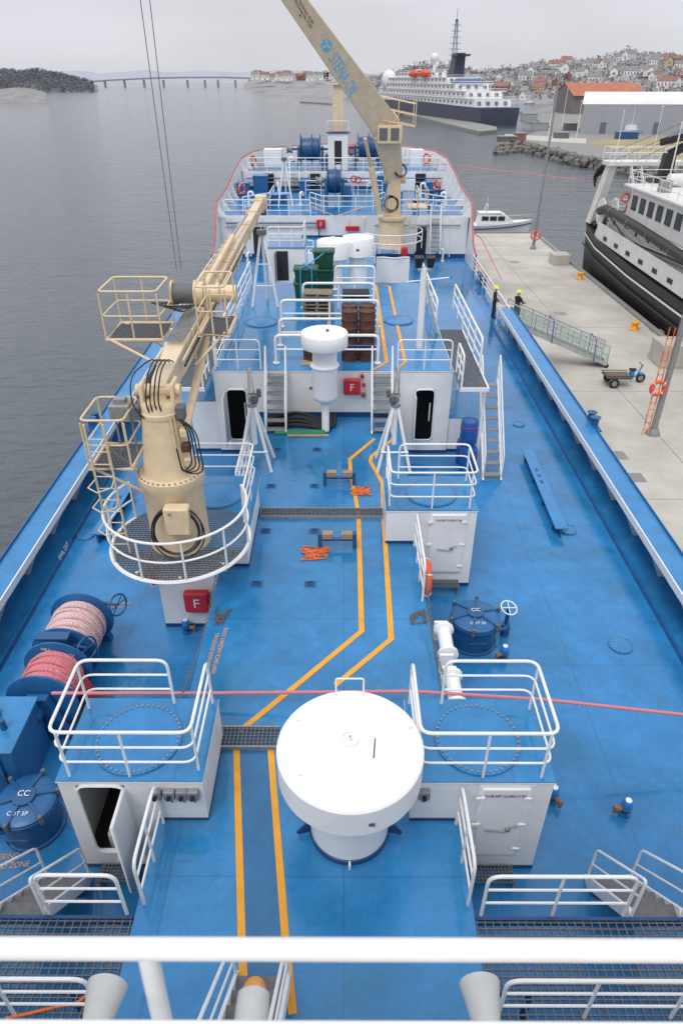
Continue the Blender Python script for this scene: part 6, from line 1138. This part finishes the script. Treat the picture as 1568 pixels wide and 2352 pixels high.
SHR=mat('bare scrub',(.27,.255,.245),1,var=.3,scale=.1); PINE=mat('haze-tinted pine wood',(.19,.2,.22),1,var=.2,scale=.03,spec=0)  # scrub and pine colours have distance haze painted in
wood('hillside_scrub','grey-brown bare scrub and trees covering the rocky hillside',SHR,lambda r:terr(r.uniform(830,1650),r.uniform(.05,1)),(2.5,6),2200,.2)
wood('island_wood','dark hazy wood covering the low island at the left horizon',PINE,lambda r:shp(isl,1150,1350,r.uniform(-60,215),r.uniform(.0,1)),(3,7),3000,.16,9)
for i in range(22):
    px=575+i*9+rs.uniform(-4,4); Y=1290+rs.uniform(0,200); k=rs.choices(range(4),(4,5,2,1))[0]; z=WY(px,189-rs.uniform(0,11),Y).z
    dup(protos[k],(WY(px,190,Y).x,Y,z-1),rs.uniform(-.6,.6),'tiny '+kinds[k][2]+' on the far shore right of the bridge','houses on the far shore',1.4)
Yb=1900; br=thing('road_bridge','long low concrete road bridge on the horizon','bridge',(WY(400,190,Yb).x,Yb,WZ)); BRM=mat('haze-tinted bridge concrete',(.27,.29,.33),.9,var=.08,scale=.02)  # bridge concrete colour shifted toward haze by hand
pts=[WY(px,py,Yb) for px,py in ((205,188),(260,184),(340,180),(430,178),(520,178),(600,181))]
b=MB()
for a,c_ in zip(pts,pts[1:]): b.bar(a,c_,10,3.2)
b.build('deck',BRM,br)
for px in (240,285,330,375,430,470,500,540,572):
    q=WY(px,182,Yb); MB().box(q.x-1.8,q.x+1.8,Yb-4,Yb+4,WZ-1,q.z-1).build('pier',BRM,br)
# ------------------------------------------------------------------ tilt the ship (trimmed by the stern)
T4=Matrix.Translation(CAM)@TILT.to_4x4()@Matrix.Translation(-CAM)
for o in SHIP: o.matrix_basis=T4@o.matrix_basis.copy()
# ------------------------------------------------------------------ sky, sun, camera
w=bpy.data.worlds.new('World'); scene.world=w; w.use_nodes=True; nt=w.node_tree; L=nt.links; bg=nt.nodes['Background']
el,az=R(58),R(205)
sk=nt.nodes.new('ShaderNodeTexSky'); sk.sky_type='NISHITA'; sk.sun_disc=False; sk.sun_elevation=el; sk.sun_rotation=az
hs_=N(nt,'ShaderNodeHueSaturation',Saturation=.15); L.new(sk.outputs[0],hs_.inputs['Color'])
tc=N(nt,'ShaderNodeTexCoord'); sx=N(nt,'ShaderNodeSeparateXYZ'); L.new(tc.outputs['Generated'],sx.inputs[0])
ra=N(nt,'ShaderNodeValToRGB'); L.new(sx.outputs['Z'],ra.inputs[0]); e=ra.color_ramp.elements
def g_(v): return (v*.965,v*.975,v*1.05,1)
e[0].position=0; e[0].color=g_(.55); e[1].position=1; e[1].color=g_(1.0)
for p_,v_ in ((.12,.6),(.35,.82)): x_=e.new(p_); x_.color=g_(v_)
nn=N(nt,'ShaderNodeTexNoise',Scale=3.,Detail=4.); mp=N(nt,'ShaderNodeMapping'); mp.inputs['Scale'].default_value=(1,1,4); L.new(tc.outputs['Generated'],mp.inputs[0]); L.new(mp.outputs[0],nn.inputs['Vector'])
mr=N(nt,'ShaderNodeMapRange'); mr.inputs['From Min'].default_value=.3; mr.inputs['From Max'].default_value=.7; mr.inputs['To Min'].default_value=9.2; mr.inputs['To Max'].default_value=10.8; L.new(nn.outputs['Fac'],mr.inputs[0])
vm=N(nt,'ShaderNodeVectorMath',operation='MULTIPLY'); L.new(ra.outputs[0],vm.inputs[0]); cb_=N(nt,'ShaderNodeCombineXYZ')
for i in range(3): L.new(mr.outputs[0],cb_.inputs[i])
L.new(cb_.outputs[0],vm.inputs[1])
mx=N(nt,'ShaderNodeMix',data_type='RGBA'); mx.inputs[0].default_value=.9; L.new(hs_.outputs[0],mx.inputs[6]); L.new(vm.outputs[0],mx.inputs[7]); L.new(mx.outputs[2],bg.inputs['Color']); bg.inputs['Strength'].default_value=.128
sl=bpy.data.lights.new('Sun','SUN'); sl.energy=1.4; sl.angle=R(28); sl.color=(1,.97,.93); so=bpy.data.objects.new('Sun',sl); C.objects.link(so)
dirv=V((math.sin(az)*math.cos(el),math.cos(az)*math.cos(el),math.sin(el))); so.rotation_euler=dirv.to_track_quat('Z','Y').to_euler(); so.location=(0,-20,60)
cd=bpy.data.cameras.new('Camera'); co=bpy.data.objects.new('Camera',cd); C.objects.link(co); co.location=CAM; co.rotation_euler=CAMR.to_euler()
cd.sensor_fit='VERTICAL'; cd.sensor_height=36; cd.sensor_width=24; cd.lens=24; cd.clip_start=.1; cd.clip_end=20000
cd.dof.use_dof=True; cd.dof.focus_distance=22; cd.dof.aperture_fstop=3.5
scene.camera=co
scene.view_settings.view_transform='Standard'; scene.view_settings.look='None'; scene.view_settings.exposure=0
